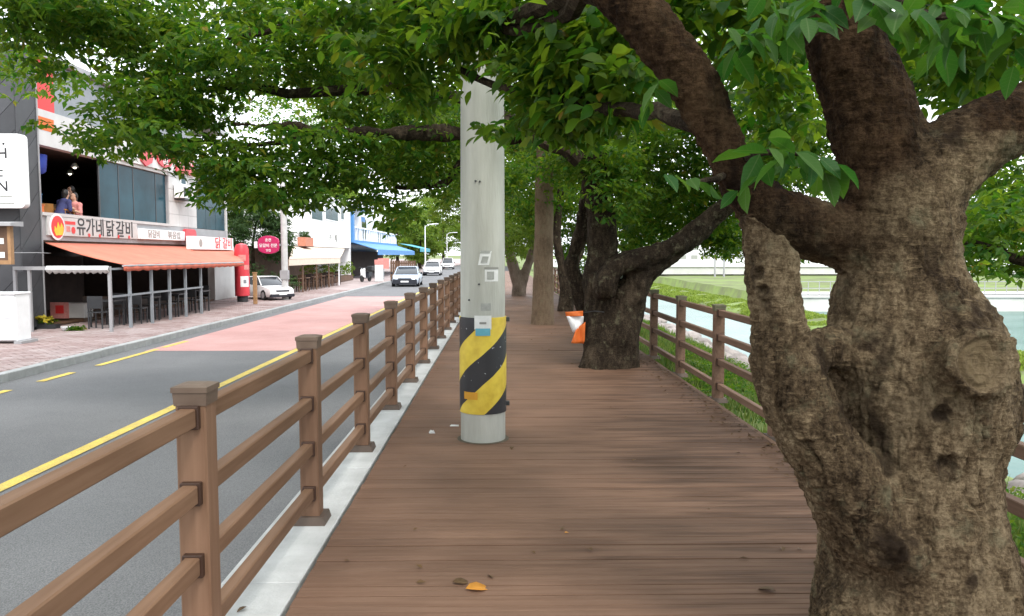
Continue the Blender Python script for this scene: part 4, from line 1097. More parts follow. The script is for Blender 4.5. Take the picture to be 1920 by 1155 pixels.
# wooden notice board and the white cabinet in front
ny_ = DY0 - 1.3
q0, q1 = atY(-40, 424, ny_), atY(17, 488, ny_)
nb = thing('notice_board', 'brown wooden notice board with small roof beside the dark building', 'notice board', (q1.x - .4, ny_, SZ))
MB().box(q0.x, ny_, q1.z, q1.x, ny_ + .08, q0.z).build('board', M['wood_in'], nb)
MB().box(q1.x - .002, ny_ - .03, q1.z - .1, q1.x + .07, ny_ + .1, q0.z).build('frame', M['wood'], nb)
MB().box(q0.x, ny_ - .03, q1.z - .1, q1.x - .003, ny_ + .1, q1.z - .002).build('frame', M['wood'], nb)
MB().quadbox([(q0.x, ny_ - .2, q0.z + .002), (q1.x + .2, ny_ - .2, q0.z + .002), (q1.x + .2, ny_ + .3, q0.z + .002), (q0.x, ny_ + .3, q0.z + .002), (q0.x, ny_ - .2, q0.z + .08), (q1.x + .2, ny_ - .2, q0.z + .08), (q1.x + .2, ny_ + .3, q0.z + .12), (q0.x, ny_ + .3, q0.z + .12)]).build('roof', M['grey_band'], nb)
for (u, v) in ((3, 452), (5, 478)):
    p = atY(u, v, ny_ - .01); MB().box(p.x - .1, ny_ - .012, p.z - .07, p.x + .05, ny_ - .002, p.z + .07).build('paper_note', M['paper'], nb)
MB().box(q1.x - .5, ny_ + .1, SZ, q1.x - .4, ny_ + .2, q1.z - .1).build('post', M['wood'], nb)
cy = atZ(20, 645, SZ).y
c1 = atY(27, 549, cy)
cb_ = thing('cabinet', 'white two-door cabinet standing on the sidewalk at the left edge', 'cabinet', (c1.x - .6, cy, SZ))
MB().box(c1.x - 1.3, cy + .03, SZ + .06, c1.x, cy + .55, c1.z - .04).build('body', M['white_paint'], cb_, bevel=.01)
MB().box(c1.x - .62, cy, SZ + .09, c1.x - .01, cy + .028, (c1.z + SZ) / 2 - .02).build('door', M['white_paint'], cb_, bevel=.006)
MB().box(c1.x - .62, cy, (c1.z + SZ) / 2, c1.x - .01, cy + .028, c1.z - .06).build('door', M['white_paint'], cb_, bevel=.006)
MB().box(c1.x - 1.32, cy - .03, c1.z - .039, c1.x + .02, cy + .57, c1.z).build('top', M['white_paint'], cb_, bevel=.008)
MB().box(c1.x - .05, cy - .02, SZ, c1.x + .12, cy + .6, SZ + .058).build('plinth', M['grey_band'], cb_)
for z in ((c1.z + SZ) / 2 - .12, (c1.z + SZ) / 2 + .12):
    MB().box(c1.x - .58, cy - .02, z - .04, c1.x - .55, cy - .001, z + .04).build('handle', M['grey_metal'], cb_)

# ---- restaurant
YA, YB, YC, YD = Yx(80), Yx(320), Yx(371), Yx(426)
YE = Yx(441)
Zs, Zf, Zw, Zt = 2.02, 2.16, 2.72, 4.52       # sign band bottom, upper floor, window sill, window head
rest = thing('restaurant_building', 'two-storey restaurant with open upper window and coral awning along the sidewalk', 'building', (FX - 4, (YA + YE) / 2, SZ))
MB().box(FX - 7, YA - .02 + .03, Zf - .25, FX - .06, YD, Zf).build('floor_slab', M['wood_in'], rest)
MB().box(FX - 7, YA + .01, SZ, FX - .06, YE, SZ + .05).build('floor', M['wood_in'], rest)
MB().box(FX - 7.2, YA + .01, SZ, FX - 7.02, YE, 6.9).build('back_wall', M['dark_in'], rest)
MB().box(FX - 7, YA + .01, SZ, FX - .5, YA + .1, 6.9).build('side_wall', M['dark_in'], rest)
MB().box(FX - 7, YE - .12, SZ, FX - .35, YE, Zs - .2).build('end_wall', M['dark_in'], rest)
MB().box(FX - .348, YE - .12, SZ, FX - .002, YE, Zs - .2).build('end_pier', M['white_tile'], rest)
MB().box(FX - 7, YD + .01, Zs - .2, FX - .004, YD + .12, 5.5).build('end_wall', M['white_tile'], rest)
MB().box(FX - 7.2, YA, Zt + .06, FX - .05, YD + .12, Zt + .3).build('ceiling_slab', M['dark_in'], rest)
MB().box(FX - 7, YA, 6.9, FX + .1, YD + .2, 7.05).build('roof', M['grey_band'], rest)
MB().box(FX - .3, YA + .001, Zs - .06, FX, YD, Zw - .09).build('sign_band', M['grey_band'], rest)
MB().box(FX - .32, YA + .001, Zw - .088, FX + .05, YB, Zw).build('window_sill', M['white_tile'], rest)
# pier faced with big pale tiles
tl = 0
MB().box(FX - .3, YB + .002, Zw - .088, FX - .03, YC, 5.5).build('pier', M['grey_band'], rest)
zs_ = np.linspace(Zw - .08, 5.45, 7); ys_ = np.linspace(YB + .01, YC - .01, 4)
for a in range(6):
    for b_ in range(3):
        MB().box(FX - .029, ys_[b_] + .006, zs_[a] + .006, FX, ys_[b_ + 1] - .006, zs_[a + 1] - .006).build('tile', M['white_tile'], rest)
MB().box(FX - .3, YA, Zt + .02, FX - .02, YB, 5.5).build('upper_fascia', M['white_tile'], rest)
# third storey, mostly behind leaves
MB().box(FX - .35, YA, 5.502, FX - .05, Yx(116), 6.88).build('red_panel', M['red_text'], rest)
MB().box(FX - .35, Yx(116) + .01, 5.502, FX - .08, YC, 6.88).build('grey_panel', M['grey_metal'], rest)
MB().box(FX - .36, YA, 4.95, FX - .015, Yx(112), 5.3).build('orange_panel', M['orange'], rest)
# tinted window with its bars
wf = MB().box(FX - .14, Yx(196), Zw + .002, FX - .10, Yx(196) + .06, Zt).build('window_frame', M['dark_metal'], rest)
for u in (232, 259, 300):
    MB().box(FX - .14, Yx(u), Zw + .002, FX - .10, Yx(u) + .05, Zt).build('mullion', M['dark_metal'], wf)
us = [196, 232, 259, 300, 319]
for a, b_ in zip(us[:-1], us[1:]):
    MB().box(FX - .13, Yx(a) + .062, Zw + .01, FX - .11, Yx(b_) - .005, Zt - .01).build('pane', M['glass_teal'], wf)
MB().box(FX - .145, Yx(196) + .06, Zt - .001, FX - .095, YB, Zt + .05).build('head_rail', M['dark_metal'], wf)
# stair tower glass
gl = MB().box(FX - .30, YC + .01, Zw - .3, FX - .06, YD, Zw - .089).build('tower_base', M['white_tile'], rest)
zz2 = np.linspace(Zw - .08, 5.5, 4); yy2 = np.linspace(YC + .02, YD - .02, 4)
for a in range(3):
    for b_ in range(3):
        MB().box(FX - .10, yy2[b_] + .015, zz2[a] + .015, FX - .07, yy2[b_ + 1] - .015, zz2[a + 1] - .015).build('pane', M['glass_teal'], rest)
MB().box(FX - .16, YC + .005, Zw - .085, FX - .11, YD, 5.5).build('tower_frame', M['dark_metal'], rest)
# ground floor: pale pier at the right, mullions of the glazed front stand at the patio
MB().box(FX - .3, Yx(402), SZ, FX - .01, YE - .13, Zs - .07).build('pier', M['white_tile'], rest)
# interior partitions give the dark room some depth
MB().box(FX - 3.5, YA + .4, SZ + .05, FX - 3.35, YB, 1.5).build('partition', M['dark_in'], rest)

def lamp_hang(x, y, z, zc, lb):
    t = thing('pendant_lamp', lb, 'lamp', (x, y, z), group='pendant lamps upstairs')
    MB().tube([(x, y, z + .1), (x, y, zc)], .008, 6).build('cord', M['dark_metal'], t)
    MB().lathe([(.01, .12), (.06, .11), (.12, 0), (.12, -.01)], (x, y, z), 14).build('shade', M['white_paint'], t)
    MB().lathe([(.005, -.06), (.045, -.04), (.05, 0), (.03, .03)], (x, y, z), 12).build('bulb', M['bulb'], t)
M['bulb'] = simple('bulb', (1.0, .9, .72), .4, emit=2.2)
for (u, v, x, lb) in ((140, 313, FX - .9, 'lit pendant lamp above the seated people in the upper window'), (131, 325, FX - 2.0, 'lower lit pendant lamp deep inside the open upper window'), (196, 333, FX - .8, 'lit pendant lamp at the edge of the tinted glass upstairs'), (213, 323, FX - 1.2, 'pendant lamp seen through the tinted glass upstairs')):
    p = atX(u, v, x); lamp_hang(p.x, p.y, p.z, Zt + .06, lb)

# signs of the restaurant
def sign_x(name, label, ya, yb, z0, z1, x0, x1, mat):
    t = thing(name, label, 'sign', (x0, (ya + yb) / 2, z0))
    MB().box(x0, ya, z0, x1, yb, z1).build('panel', mat, t, bevel=.01)
    return t
ls = thing('shop_sign', 'long restaurant sign with red and yellow flame emblem and black Korean letters', 'sign', (FX, YA + 2.5, 2.1))
MB().box(FX + .001, Yx(88), 2.10, FX + .05, Yx(256), 2.62).build('panel', M['white_tile'], ls)
ye_, ze_ = Yx(105.5), 2.34
def disc(y, z, r, x, mat, nm, k=20, sy=1.0, tall=1.0):
    MB().prism([(y + r * sy * math.cos(2 * math.pi * i / k), z + r * tall * math.sin(2 * math.pi * i / k)) for i in range(k)], 'x', x, x + .008).build(nm, mat, ls)
disc(ye_, ze_, .37, FX + .051, M['white_paint'], 'emblem_ground', sy=1.0)
disc(ye_ + .02, ze_, .31, FX + .060, M['red_text'], 'emblem')
MB().prism([(ye_ - .10, ze_ - .24), (ye_ + .24, ze_ - .22), (ye_ + .30, ze_ - .02), (ye_ + .18, ze_ + .12), (ye_ + .12, ze_ - .02), (ye_ + .02, ze_ + .14), (ye_ - .05, ze_ - .06), (ye_ - .14, ze_ + .02), (ye_ - .17, ze_ - .12)], 'x', FX + .069, FX + .075).build('flame', M['yellow'], ls)
MB().box(FX + .051, Yx(121), 2.43, FX + .056, Yx(140), 2.52).build('red_strip', M['red_text'], ls)
MB().box(FX + .051, Yx(123), 2.22, FX + .056, Yx(130), 2.38).build('red_strip', M['pink'], ls)
disc(Yx(136), 2.27, .10, FX + .051, M['red_text'], 'red_dot')
for ch, u in zip('유가네닭갈비', (151, 168, 186, 205, 224, 241)):
    text(ch, .56, M['black_text'], ls, (FX + .054, Yx(u), 2.36), None, .004, .98 + (u - 150) * .002)
for u in (165, 185, 220, 240):
    disc(Yx(u), 2.15, .055, FX + .058, M['red_text'], 'red_dot')
s2 = thing('light_box_sign', 'narrow white light-box sign with grey lettering right of the flame sign', 'sign', (FX, Yx(300), 2.1))
MB().box(FX + .001, Yx(257.5), 2.10, FX + .16, Yx(340), 2.46).build('panel', M['white_paint'], s2, bevel=.01)
text('닭갈비', .3, M['grey_text'], s2, (FX + .162, Yx(282), 2.28), None, .003, 1.2)
text('볶음밥', .3, M['grey_text'], s2, (FX + .162, Yx(320), 2.28), None, .003, 1.4)
MB().box(FX + .001, Yx(340) + .01, 2.10, FX + .15, Yx(340) + .05, 2.46).build('end_cap', M['red_text'], s2)
s3 = thing('red_emblem_sign', 'small red rounded emblem sign between the white light boxes', 'sign', (FX, Yx(353), 2.1))
MB().prism(rrect(Yx(343), 2.12, Yx(364), 2.58, .2), 'x', FX + .001, FX + .12).build('panel', M['red'], s3)
s4 = thing('white_box_sign', 'white box sign with red lettering above the end of the coral awning', 'sign', (-11.9, Yx(400, -11.9), 2))
xs4 = -11.75
ya4, yb4 = Yx(364, xs4), Yx(438, xs4)
MB().box(xs4 - .3, ya4, zv(468, ya4) , xs4, yb4, zv(443, ya4)).build('panel', M['white_paint'], s4, bevel=.012)
zc4 = (zv(468, ya4) + zv(443, ya4)) / 2
MB().prism([(Yx(377, xs4) + .16 * math.cos(i * .524), zc4 + .16 * math.sin(i * .524)) for i in range(12)], 'x', xs4 + .001, xs4 + .006).build('emblem', M['paper_grey'], s4)
text('닭', .5, M['red_text'], s4, (xs4 + .003, Yx(409, xs4), zc4), None, .004, 1.5)
text('갈비', .5, M['red_text'], s4, (xs4 + .003, Yx(427, xs4), zc4), None, .004, 1.3)
MB().box(FX, (ya4 + yb4) / 2 - .1, zc4 - .1, xs4 - .301, (ya4 + yb4) / 2 + .1, zc4 + .1).build('bracket', M['grey_metal'], s4)
s5 = thing('upper_sign', 'red lettered sign with a red flame above the upper window', 'sign', (FX, Yx(310), 4.9))
MB().box(FX + .001, Yx(232), 4.66, FX + .06, Yx(366), 5.36).build('panel', M['paper'], s5)
yf, zf = Yx(276), 5.1
MB().prism([(yf - .45, zf - .3), (yf - .1, zf - .46), (yf + .35, zf - .3), (yf + .52, zf - .02), (yf + .2, zf + .22), (yf + .02, zf + .5), (yf - .15, zf + .2), (yf - .5, zf + .1)], 'x', FX + .062, FX + .12).build('flame', M['red'], s5)
MB().prism([(Yx(309) + .62 * math.cos(i * .393), 5.04 + .28 * math.sin(i * .393)) for i in range(16)], 'x', FX + .062, FX + .13).build('round_letter', M['red'], s5)
text('갈', .42, M['paper'], s5, (FX + .133, Yx(309), 5.04), None, .004, 1.6)
MB().box(FX + .062, Yx(326), 5.06, FX + .13, Yx(362), 5.30).build('red_strip', M['red'], s5)
MB().box(FX + .062, Yx(330), 4.72, FX + .13, Yx(365), 4.98).build('red_strip', M['red'], s5)
text('닭갈비', .22, M['paper'], s5, (FX + .133, Yx(344), 5.18), None, .004, 2.6)
ac = thing('air_conditioner', 'white outdoor air conditioner unit on the pale tiled pier', 'air conditioner', (FX + .2, Yx(342), 3.8))
y0_, y1_ = Yx(328), Yx(351)
MB().box(FX + .03, y0_, 3.72, FX + .38, y1_, 4.22).build('case', M['white_paint'], ac, bevel=.015)
MB().prism([((y0_ + y1_) / 2 + .21 * math.cos(i * .393), 3.97 + .21 * math.sin(i * .393)) for i in range(16)], 'x', FX + .381, FX + .392).build('fan_grille', M['dark_metal'], ac)
MB().box(FX + .381, y0_ + .05, 3.80, FX + .39, y0_ + .3, 4.14).build('vent', M['dark_metal'], ac)
MB().box(FX + .001, y0_ + .1, 3.66, FX + .4, y1_ - .1, 3.718).build('bracket', M['dark_metal'], ac)
sw_ = thing('pier_window', 'small blue window above the air conditioner', 'window', (FX, Yx(347), 4.3))
MB().box(FX + .001, Yx(341), 4.28, FX + .03, Yx(352), 4.86).build('frame', M['white_paint'], sw_)
MB().box(FX + .031, Yx(342.5), 4.33, FX + .036, Yx(350.5), 4.81).build('pane', M['glass_teal'], sw_)

# coral awning: sloped cloth, scalloped valance, two folding arms
aw = thing('awning', 'large coral red awning sloping out over the restaurant patio', 'awning', (FX + 1, 25, 1.6))
ax1 = -9.95
ya0, ya1 = YA + .1, Yx(432); yf0, yf1 = Yx(230, ax1), Yx(456, ax1)
zb_, zf_ = 1.86, 1.28
mb = MB(); na, nc = 18, 6
for i in range(na + 1):
    for j in range(nc + 1):
        t, s = i / na, j / nc
        yy = (ya0 + (ya1 - ya0) * t) * (1 - s) + (yf0 + (yf1 - yf0) * t) * s
        sag = -.05 * math.sin(math.pi * s) - .02 * (i % 2) * s
        mb.v.append((FX + .02 + (ax1 - FX - .02) * s, yy, zb_ + (zf_ - zb_) * s + sag + .02))
for i in range(na):
    for j in range(nc):
        a = i * (nc + 1) + j; mb.f.append((a, a + nc + 1, a + nc + 2, a + 1))
ob = mb.build('canopy', M['coral'], aw, smooth=True)
sm = ob.modifiers.new('thick', 'SOLIDIFY'); sm.thickness = .02
mb = MB()
for i in range(61):
    t = i / 60; yy = yf0 + (yf1 - yf0) * t; w = .015 * math.sin(i * 1.7)
    mb.v += [(ax1 + .012 + w * .3, yy, zf_ + .0), (ax1 + .012 + w, yy, zf_ - .13 - .035 * abs(math.sin(i * .9)))]
for i in range(60): mb.f.append((2*i, 2*i+1, 2*i+3, 2*i+2))
ob = mb.build('valance', M['coral_in'], aw, smooth=True); sm = ob.modifiers.new('thick', 'SOLIDIFY'); sm.thickness = .008
MB().tube([(ax1, yf0, zf_ - .012), (ax1, yf1, zf_ - .012)], .03, 8).build('front_bar', M['grey_band'], aw)
for t in (.15, .5, .85):
    y_ = (ya0 + (ya1 - ya0) * t); y2 = yf0 + (yf1 - yf0) * t
    MB().tube([(FX + .02, y_, zb_ - .25), ((FX + ax1) / 2, (y_ + y2) / 2, (zb_ + zf_) / 2 - .2), (ax1, y2, zf_ - .05)], .022, 6).build('arm', M['grey_band'], aw)
# patio frame
pf = thing('patio_frame', 'pale grey steel patio frame with rolled clear curtain under the coral awning', 'patio frame', (-10, 21, SZ))
px0 = atZ(207, 622, SZ); pyf = px0.y
bz = zv(506, pyf)
for u in (30, 57, 207):
    p = atY(u, 560, pyf); MB().box(p.x - .035, pyf - .035, SZ, p.x + .035, pyf + .035, bz - .002).build('post', M['grey_band'], pf)
lft = atY(26, 505, pyf).x; rgt = px0.x + .06
MB().box(lft, pyf - .05, bz, rgt, pyf + .05, bz + .09).build('beam', M['grey_band'], pf)
MB().box(atY(38, 600, pyf).x, pyf - .01, SZ + .05, atY(54, 600, pyf).x, pyf + .01, bz - .05).build('side_sheet', M['dark_metal'], pf)
for u in (241, 282, 316, 346, 375):
    y_ = Yx(u, px0.x); MB().box(px0.x - .035, y_ - .035, SZ, px0.x + .035, y_ + .035, 1.17).build('post', M['grey_metal'], pf)
for z in (1.17, .45):
    MB().box(px0.x - .03, pyf + .04, z, px0.x + .03, Yx(378, px0.x), z + .05).build('side_rail', M['grey_metal'], pf)
mb = MB(); rr = random.Random(4)
for i in range(40):
    t = i / 39; x = atY(90, 500, pyf).x * (1 - t) + rgt * t
    d = .05 + .07 * abs(math.sin(i * .8)) + rr.uniform(0, .05)
    mb.v += [(x, pyf - .06 - rr.uniform(0, .03), bz + .10), (x, pyf - .11 - rr.uniform(0, .04), bz + .02), (x, pyf - .07, bz - d * .6)]
for i in range(39):
    for j in (0, 1): a = i * 3 + j; mb.f.append((a, a + 1, a + 4, a + 3))
ob = mb.build('rolled_curtain', M['paper'], pf, smooth=True); sm = ob.modifiers.new('thick', 'SOLIDIFY'); sm.thickness = .012
MB().tube([atY(17, 474, ny_), (FX + .6, DY0 - .3, zv(474, 20)), (FX + .1, YA + .2, zv(475, 21))], .012, 6).build('stay_wire', M['grey_band'], pf)
# tables and chairs seen dark under the awning
def table(x, y, label, mat='dark_metal', z=SZ, s=1.0):
    t = thing('table', label, 'table', (x, y, z), 0, 'tables under the awnings')
    MB().box(-.35 * s, -.35 * s, .70, .35 * s, .35 * s, .74).build('tabletop', M[mat], t, True)
    for a in (-1, 1):
        for b_ in (-1, 1):
            MB().box(a * .30 * s - .02, b_ * .30 * s - .02, 0, a * .30 * s + .02, b_ * .30 * s + .02, .699).build('leg', M[mat], t, True)
    return t
def chair(x, y, rz, label, mat='dark_metal', z=SZ, group='chairs under the awnings'):
    t = thing('chair', label, 'chair', (x, y, z), rz, group)
    MB().box(-.2, -.2, .43, .2, .2, .46).build('seat', M[mat], t, True)
    MB().box(-.2, .17, .55, .2, .2, .88).build('backrest', M[mat], t, True)
    for a in (-1, 1):
        MB().box(a * .18 - .015, .17, 0, a * .18 + .015, .2, .549).build('leg', M[mat], t, True)
        MB().box(a * .18 - .015, -.2, 0, a * .18 + .015, -.17, .429).build('leg', M[mat], t, True)
    return t
pl_ = ['patio table by the box counter', 'patio table behind the second frame post', 'middle patio table under the coral awning', 'patio table nearest the pale pier']
tl_ = ['dark patio table by the box counter', 'dark patio table behind the second frame post', 'dark patio table in the middle of the restaurant patio', 'dark patio table nearest the pale pier']
for i, (x, y) in enumerate(((-10.9, 21.6), (-10.6, 23.2), (-10.6, 25.2), (-10.6, 27.2))):
    table(x, y, tl_[i])
    chair(x - .1, y + .7, 0, 'dark patio chair on the far side of the ' + pl_[i])
    chair(x + .1, y - .65, 3.14, 'dark patio chair on the near side of the ' + pl_[i])
bc = atZ(131, 604, SZ + .0); by = bc.y
bx = thing('box_counter', 'pale box counter with a pink notice under the coral awning', 'counter', (bc.x, by, SZ))
xa, xb, xm = atY(96, 600, by).x, atY(159, 600, by).x, atY(130, 600, by).x
MB().box(xa + .02, by, SZ + .12, xb, by + .5, zv(568, by)).build('body', M['white_tile'], bx, bevel=.01)
MB().box(xa + .10, by + .03, SZ, xb - .05, by + .45, SZ + .118).build('plinth', M['wood_in'], bx)
MB().box(xa, by - .03, zv(596, by), xm, by - .002, zv(566, by)).build('notice', M['pink'], bx)
p = atY(113, 580, by); MB().box(p.x - .12, by - .038, p.z - .12, p.x + .12, by - .031, p.z + .12).build('notice_print', M['red_text'], bx)
# planting at the foot of the dark wall
fl = thing('flower_pot', 'low dark planter of yellow flowers at the foot of the dark building', 'planter', (atZ(84, 616, SZ).x, atZ(84, 616, SZ).y, SZ))
fx_, fy_ = fl.location.x, fl.location.y
MB().box(-.35, -.12, 0, .35, .12, .12).build('trough', M['dark_metal'], fl, True)
P, D, Nn, Ls = sprays(np.random.default_rng(8), [((0, 0, .22), (.32, .14, .10), 34)], .06, 7, .16)
V, F = leaf_geo(P, D, Nn, Ls); tag(link('leaves', np_mesh('leaves', V, F, False), M['leaf'], fl, True), kind='stuff')
P, D, Nn, Ls = sprays(np.random.default_rng(9), [((0, -.04, .27), (.28, .14, .07), 30)], .07, 7, .12, -.3)
V, F = leaf_geo(P, D, Nn, Ls, .9); tag(link('flowers', np_mesh('flowers', V, F, False), M['flower_yellow'], fl, True), kind='stuff')
bo = atZ(124, 620, SZ)
bw = thing('water_bowl', 'small white bowl on the pavement beside the yellow flowers', 'bowl', (bo.x, bo.y, SZ))
MB().lathe([(.06, 0), (.08, .01), (.13, .10), (.12, .105), (.06, .03), (.01, .025)], (0, 0, 0), 16).build('bowl', M['white_paint'], bw, True, smooth=True)
wp = atZ(142, 620, SZ)
wd = thing('small_plant', 'small green plant on the pavement right of the white bowl', 'plant', (wp.x, wp.y, SZ))
P, D, Nn, Ls = sprays(np.random.default_rng(10), [((0, 0, .08), (.28, .1, .06), 26)], .09, 7, .16)
V, F = leaf_geo(P, D, Nn, Ls); tag(link('leaves', np_mesh('leaves', V, F, False), M['leaf'], wd, True), kind='stuff')
# blue banner and wooden chairs upstairs
bn = thing('banner', 'blue and purple banner hanging in the open upper window', 'banner', (FX - .3, Yx(100), 3.6))
mb = MB()
for i in range(9):
    y_ = Yx(83) + (Yx(118) - Yx(83)) * i / 8; mb.v += [(FX - .3 + .04 * math.sin(i * 1.3), y_, 4.35), (FX - .3 + .06 * math.sin(i * 1.3 + .5), y_, 3.9 - .15 * math.sin(i * .5))]
for i in range(8): mb.f.append((2*i, 2*i+1, 2*i+3, 2*i+2))
ob = mb.build('cloth', simple('blue_cloth', (.03, .06, .35), .8), bn, smooth=True); sm = ob.modifiers.new('thick', 'SOLIDIFY'); sm.thickness = .006
MB().box(FX - .26, Yx(80.5), 3.75, FX - .24, Yx(86), 4.3).build('purple_strip', simple('purple_cloth', (.22, .15, .5), .8), bn)
for u, lb in ((91, 'orange wooden chair at the left end of the open upper window'), (103, 'orange wooden chair beside the man in navy upstairs'), (133, 'orange wooden chair under the seated people upstairs')):
    chair(FX - .5, Yx(u), 1.2, lb, 'chair_wood', Zf, 'wooden chairs upstairs')
for nm, lb, u_, x_, w_, h_, mt_ in (('crate', 'orange crate on the sill end of the open upper window', 88, -.25, .3, .75, 'orange'), ('menu_board', 'small red board leaning in the open upper window', 121, -.9, .35, 1.1, 'red'), ('cooler_box', 'blue box standing upstairs behind the seated people', 160, -1.6, .5, 1.2, 'blue'), ('cardboard_box', 'tan box upstairs near the tinted glass', 178, -1.1, .4, .9, 'wood')):
    t_ = thing(nm, lb, nm.replace('_', ' '), (FX + x_, Yx(u_), Zf))
    MB().box(-w_ / 2, -w_ / 2, .0, w_ / 2, w_ / 2, h_).build('body', M[mt_], t_, True, bevel=.02)
    MB().box(-w_ / 2 - .01, -w_ / 2 - .01, h_ + .001, w_ / 2 + .01, w_ / 2 + .01, h_ + .03).build('lid', M['paper'] if mt_ == 'red' else M[mt_], t_, True)
table(FX - .55, Yx(153), 'low wooden table between the two people upstairs', 'chair_wood', Zf, .8)

def person(label, loc, rz, strands_body, clothes, s=1.0):
    t = thing('person', label, 'person', loc, rz)
    body_obj('body', strands_body, .022, M['skin'], t, k=.05, local=True)
    for (nm, st, mt, kk) in clothes:
        body_obj(nm, st, .022, M[mt], t, k=kk, local=True)
    return t
def seated(label, loc, rz, top, bottom, lean=.12, hair=(.10,)):
    # faces local +Y; the seat is .45 high
    L_ = lambda z: lean * (z - .5) / .5
    head = [(0, L_(1.1), 1.06, .055), (0, L_(1.1) + .015, 1.14, .082), (0, L_(1.1) + .02, 1.22, .085)]
    nose = [(0, L_(1.1) + .09, 1.15, .016), (0, L_(1.1) + .115, 1.125, .014)]
    torso = [(0, -.02, .52, .13), (0, L_(.8), .78, .125), (0, L_(1.0), .95, .10), (0, L_(1.05), 1.04, .055)]
    body = [head, nose, torso]; legs = []; sleeves = [torso]
    for s in (-1, 1):
        arm = [(s * .17, L_(.95), .95, .052), (s * .22, L_(.8) + .06, .72, .042), (s * .14, .30, .76, .034), (s * .10, .38, .78, .03)]
        leg = [(s * .09, -.02, .53, .085), (s * .11, .40, .52, .068), (s * .11, .42, .28, .055), (s * .11, .40, .07, .042), (s * .11, .52, .045, .038)]
        sh = [(0, L_(.95), .95, .09), (s * .17, L_(.95), .95, .055)]
        body += [arm, leg, sh]
        for f in range(4): body.append([(s * .10 + (f - 1.5) * .017, .39, .78, .011), (s * .10 + (f - 1.5) * .018, .46, .765, .010)])
        legs.append([(p[0], p[1], p[2], p[3] + .014) for p in leg[:4]]); sleeves += [[(p[0], p[1], p[2], p[3] + .014) for p in arm[:2]], [(p[0], p[1], p[2], p[3] + .012) for p in sh]]
    sleeves[0] = [(p[0], p[1], p[2], p[3] + .016) for p in torso[:3]]
    hr = [[(0, L_(1.1) - .015, 1.20, .095), (0, L_(1.1) - .02, 1.25, .09)], [(0, L_(1.1) - .05, 1.10, .07), (0, L_(1.1) - .04, 1.2, .085)]]
    return person(label, loc, rz, body, [('shirt', sleeves, top, .04), ('trousers', legs + [[(-.09, -.02, .53, .10), (.09, -.02, .53, .10)]], bottom, .04), ('hair', hr, 'hair', .03)])
def standing(label, loc, rz, top, bottom):
    head = [(0, 0, 1.50, .055), (0, .01, 1.57, .08), (0, .01, 1.66, .088)]; nose = [(0, .09, 1.59, .016), (0, .105, 1.565, .014)]
    torso = [(0, 0, .92, .125), (0, 0, 1.15, .12), (0, 0, 1.36, .12), (0, 0, 1.48, .055)]
    body = [head, nose, torso]; sl = [[(p[0], p[1], p[2], p[3] + .015) for p in torso[:3]]]; tr = [[(-.08, 0, .92, .11), (.08, 0, .92, .11)]]
    for s in (-1, 1):
        arm = [(s * .19, 0, 1.38, .052), (s * .23, -.02, 1.10, .042), (s * .20, .12, .90, .034), (s * .19, .17, .84, .03)]
        leg = [(s * .09, 0, .90, .088), (s * .10, .01, .50, .062), (s * .10, -.02, .08, .043), (s * .10, .12, .04, .038)]
        sh = [(0, 0, 1.38, .09), (s * .19, 0, 1.38, .055)]
        body += [arm, leg, sh]
        for f in range(4): body.append([(s * .19 + (f - 1.5) * .016, .17, .83, .011), (s * .19 + (f - 1.5) * .016, .21, .77, .010)])
        sl += [[(p[0], p[1], p[2], p[3] + .014) for p in arm[:2]], [(p[0], p[1], p[2], p[3] + .012) for p in sh]]; tr.append([(p[0], p[1], p[2], p[3] + .014) for p in leg[:3]])
    hr = [[(0, -.02, 1.65, .096), (0, -.03, 1.70, .085)], [(0, -.05, 1.55, .07), (0, -.045, 1.66, .085)]]
    return person(label, loc, rz, body, [('shirt', sl, top, .04), ('trousers', tr, bottom, .04), ('hair', hr, 'hair', .03)])
seated('person in navy top and jeans sitting in the open upper window leaning forward', (FX - .45, Yx(143) , Zf), -.25, 'navy', 'jeans', .22)
seated('person in pink top sitting opposite the one in navy upstairs', (FX - .35, Yx(170), Zf - .05), 2.9, 'pink', 'jeans', .10)
standing('person in grey shirt standing inside the upper floor by the tinted glass', (FX - .8, Yx(186), Zf - .25), 2.4, 'greycloth', 'jeans')

# red cylindrical sign, wooden post, crimson hexagon sign, street lamp pole
rb = atZ(455, 566, SZ)
rc = thing('red_cylinder_sign', 'red can-shaped advertising column with domed top at the end of the restaurant', 'sign', (rb.x, rb.y, SZ))
hh = zv(456, rb.y) - SZ
MB().lathe([(.27, .25), (.30, .27), (.30, hh * .82), (.29, hh * .9), (.22, hh * .97), (.02, hh)], sides=28).build('body', M['red'], rc, True, smooth=True)
MB().lathe([(.20, 0), (.22, .02), (.22, .249)], sides=20).build('base', M['dark_metal'], rc, True)
def arc_label(parent, r, a0, a1, z0, z1, mat, nm):
    mb = MB(); k = 6
    for i in range(k + 1):
        a = a0 + (a1 - a0) * i / k
        mb.v += [(math.sin(a) * r, -math.cos(a) * r, z0), (math.sin(a) * r, -math.cos(a) * r, z1), (math.sin(a) * (r + .006), -math.cos(a) * (r + .006), z0), (math.sin(a) * (r + .006), -math.cos(a) * (r + .006), z1)]
    for i in range(k):
        a = 4 * i; mb.f += [(a + 2, a + 6, a + 7, a + 3), (a + 3, a + 7, a + 5, a + 1), (a, a + 4, a + 6, a + 2)]
    return mb.build(nm, mat, parent, True)
arc_label(rc, .301, .1, 1.3, hh * .26, hh * .44, M['white_paint'], 'label_patch')
arc_label(rc, .308, .5, .9, hh * .32, hh * .38, M['grey_metal'], 'label_print')
arc_label(rc, .301, .6, 1.4, hh * .55, hh * .63, M['pink'], 'label_patch')
arc_label(rc, .301, -.1, .9, hh * .70, hh * .80, M['pink'], 'label_patch')
wpz = atZ(479, 570, SZ)
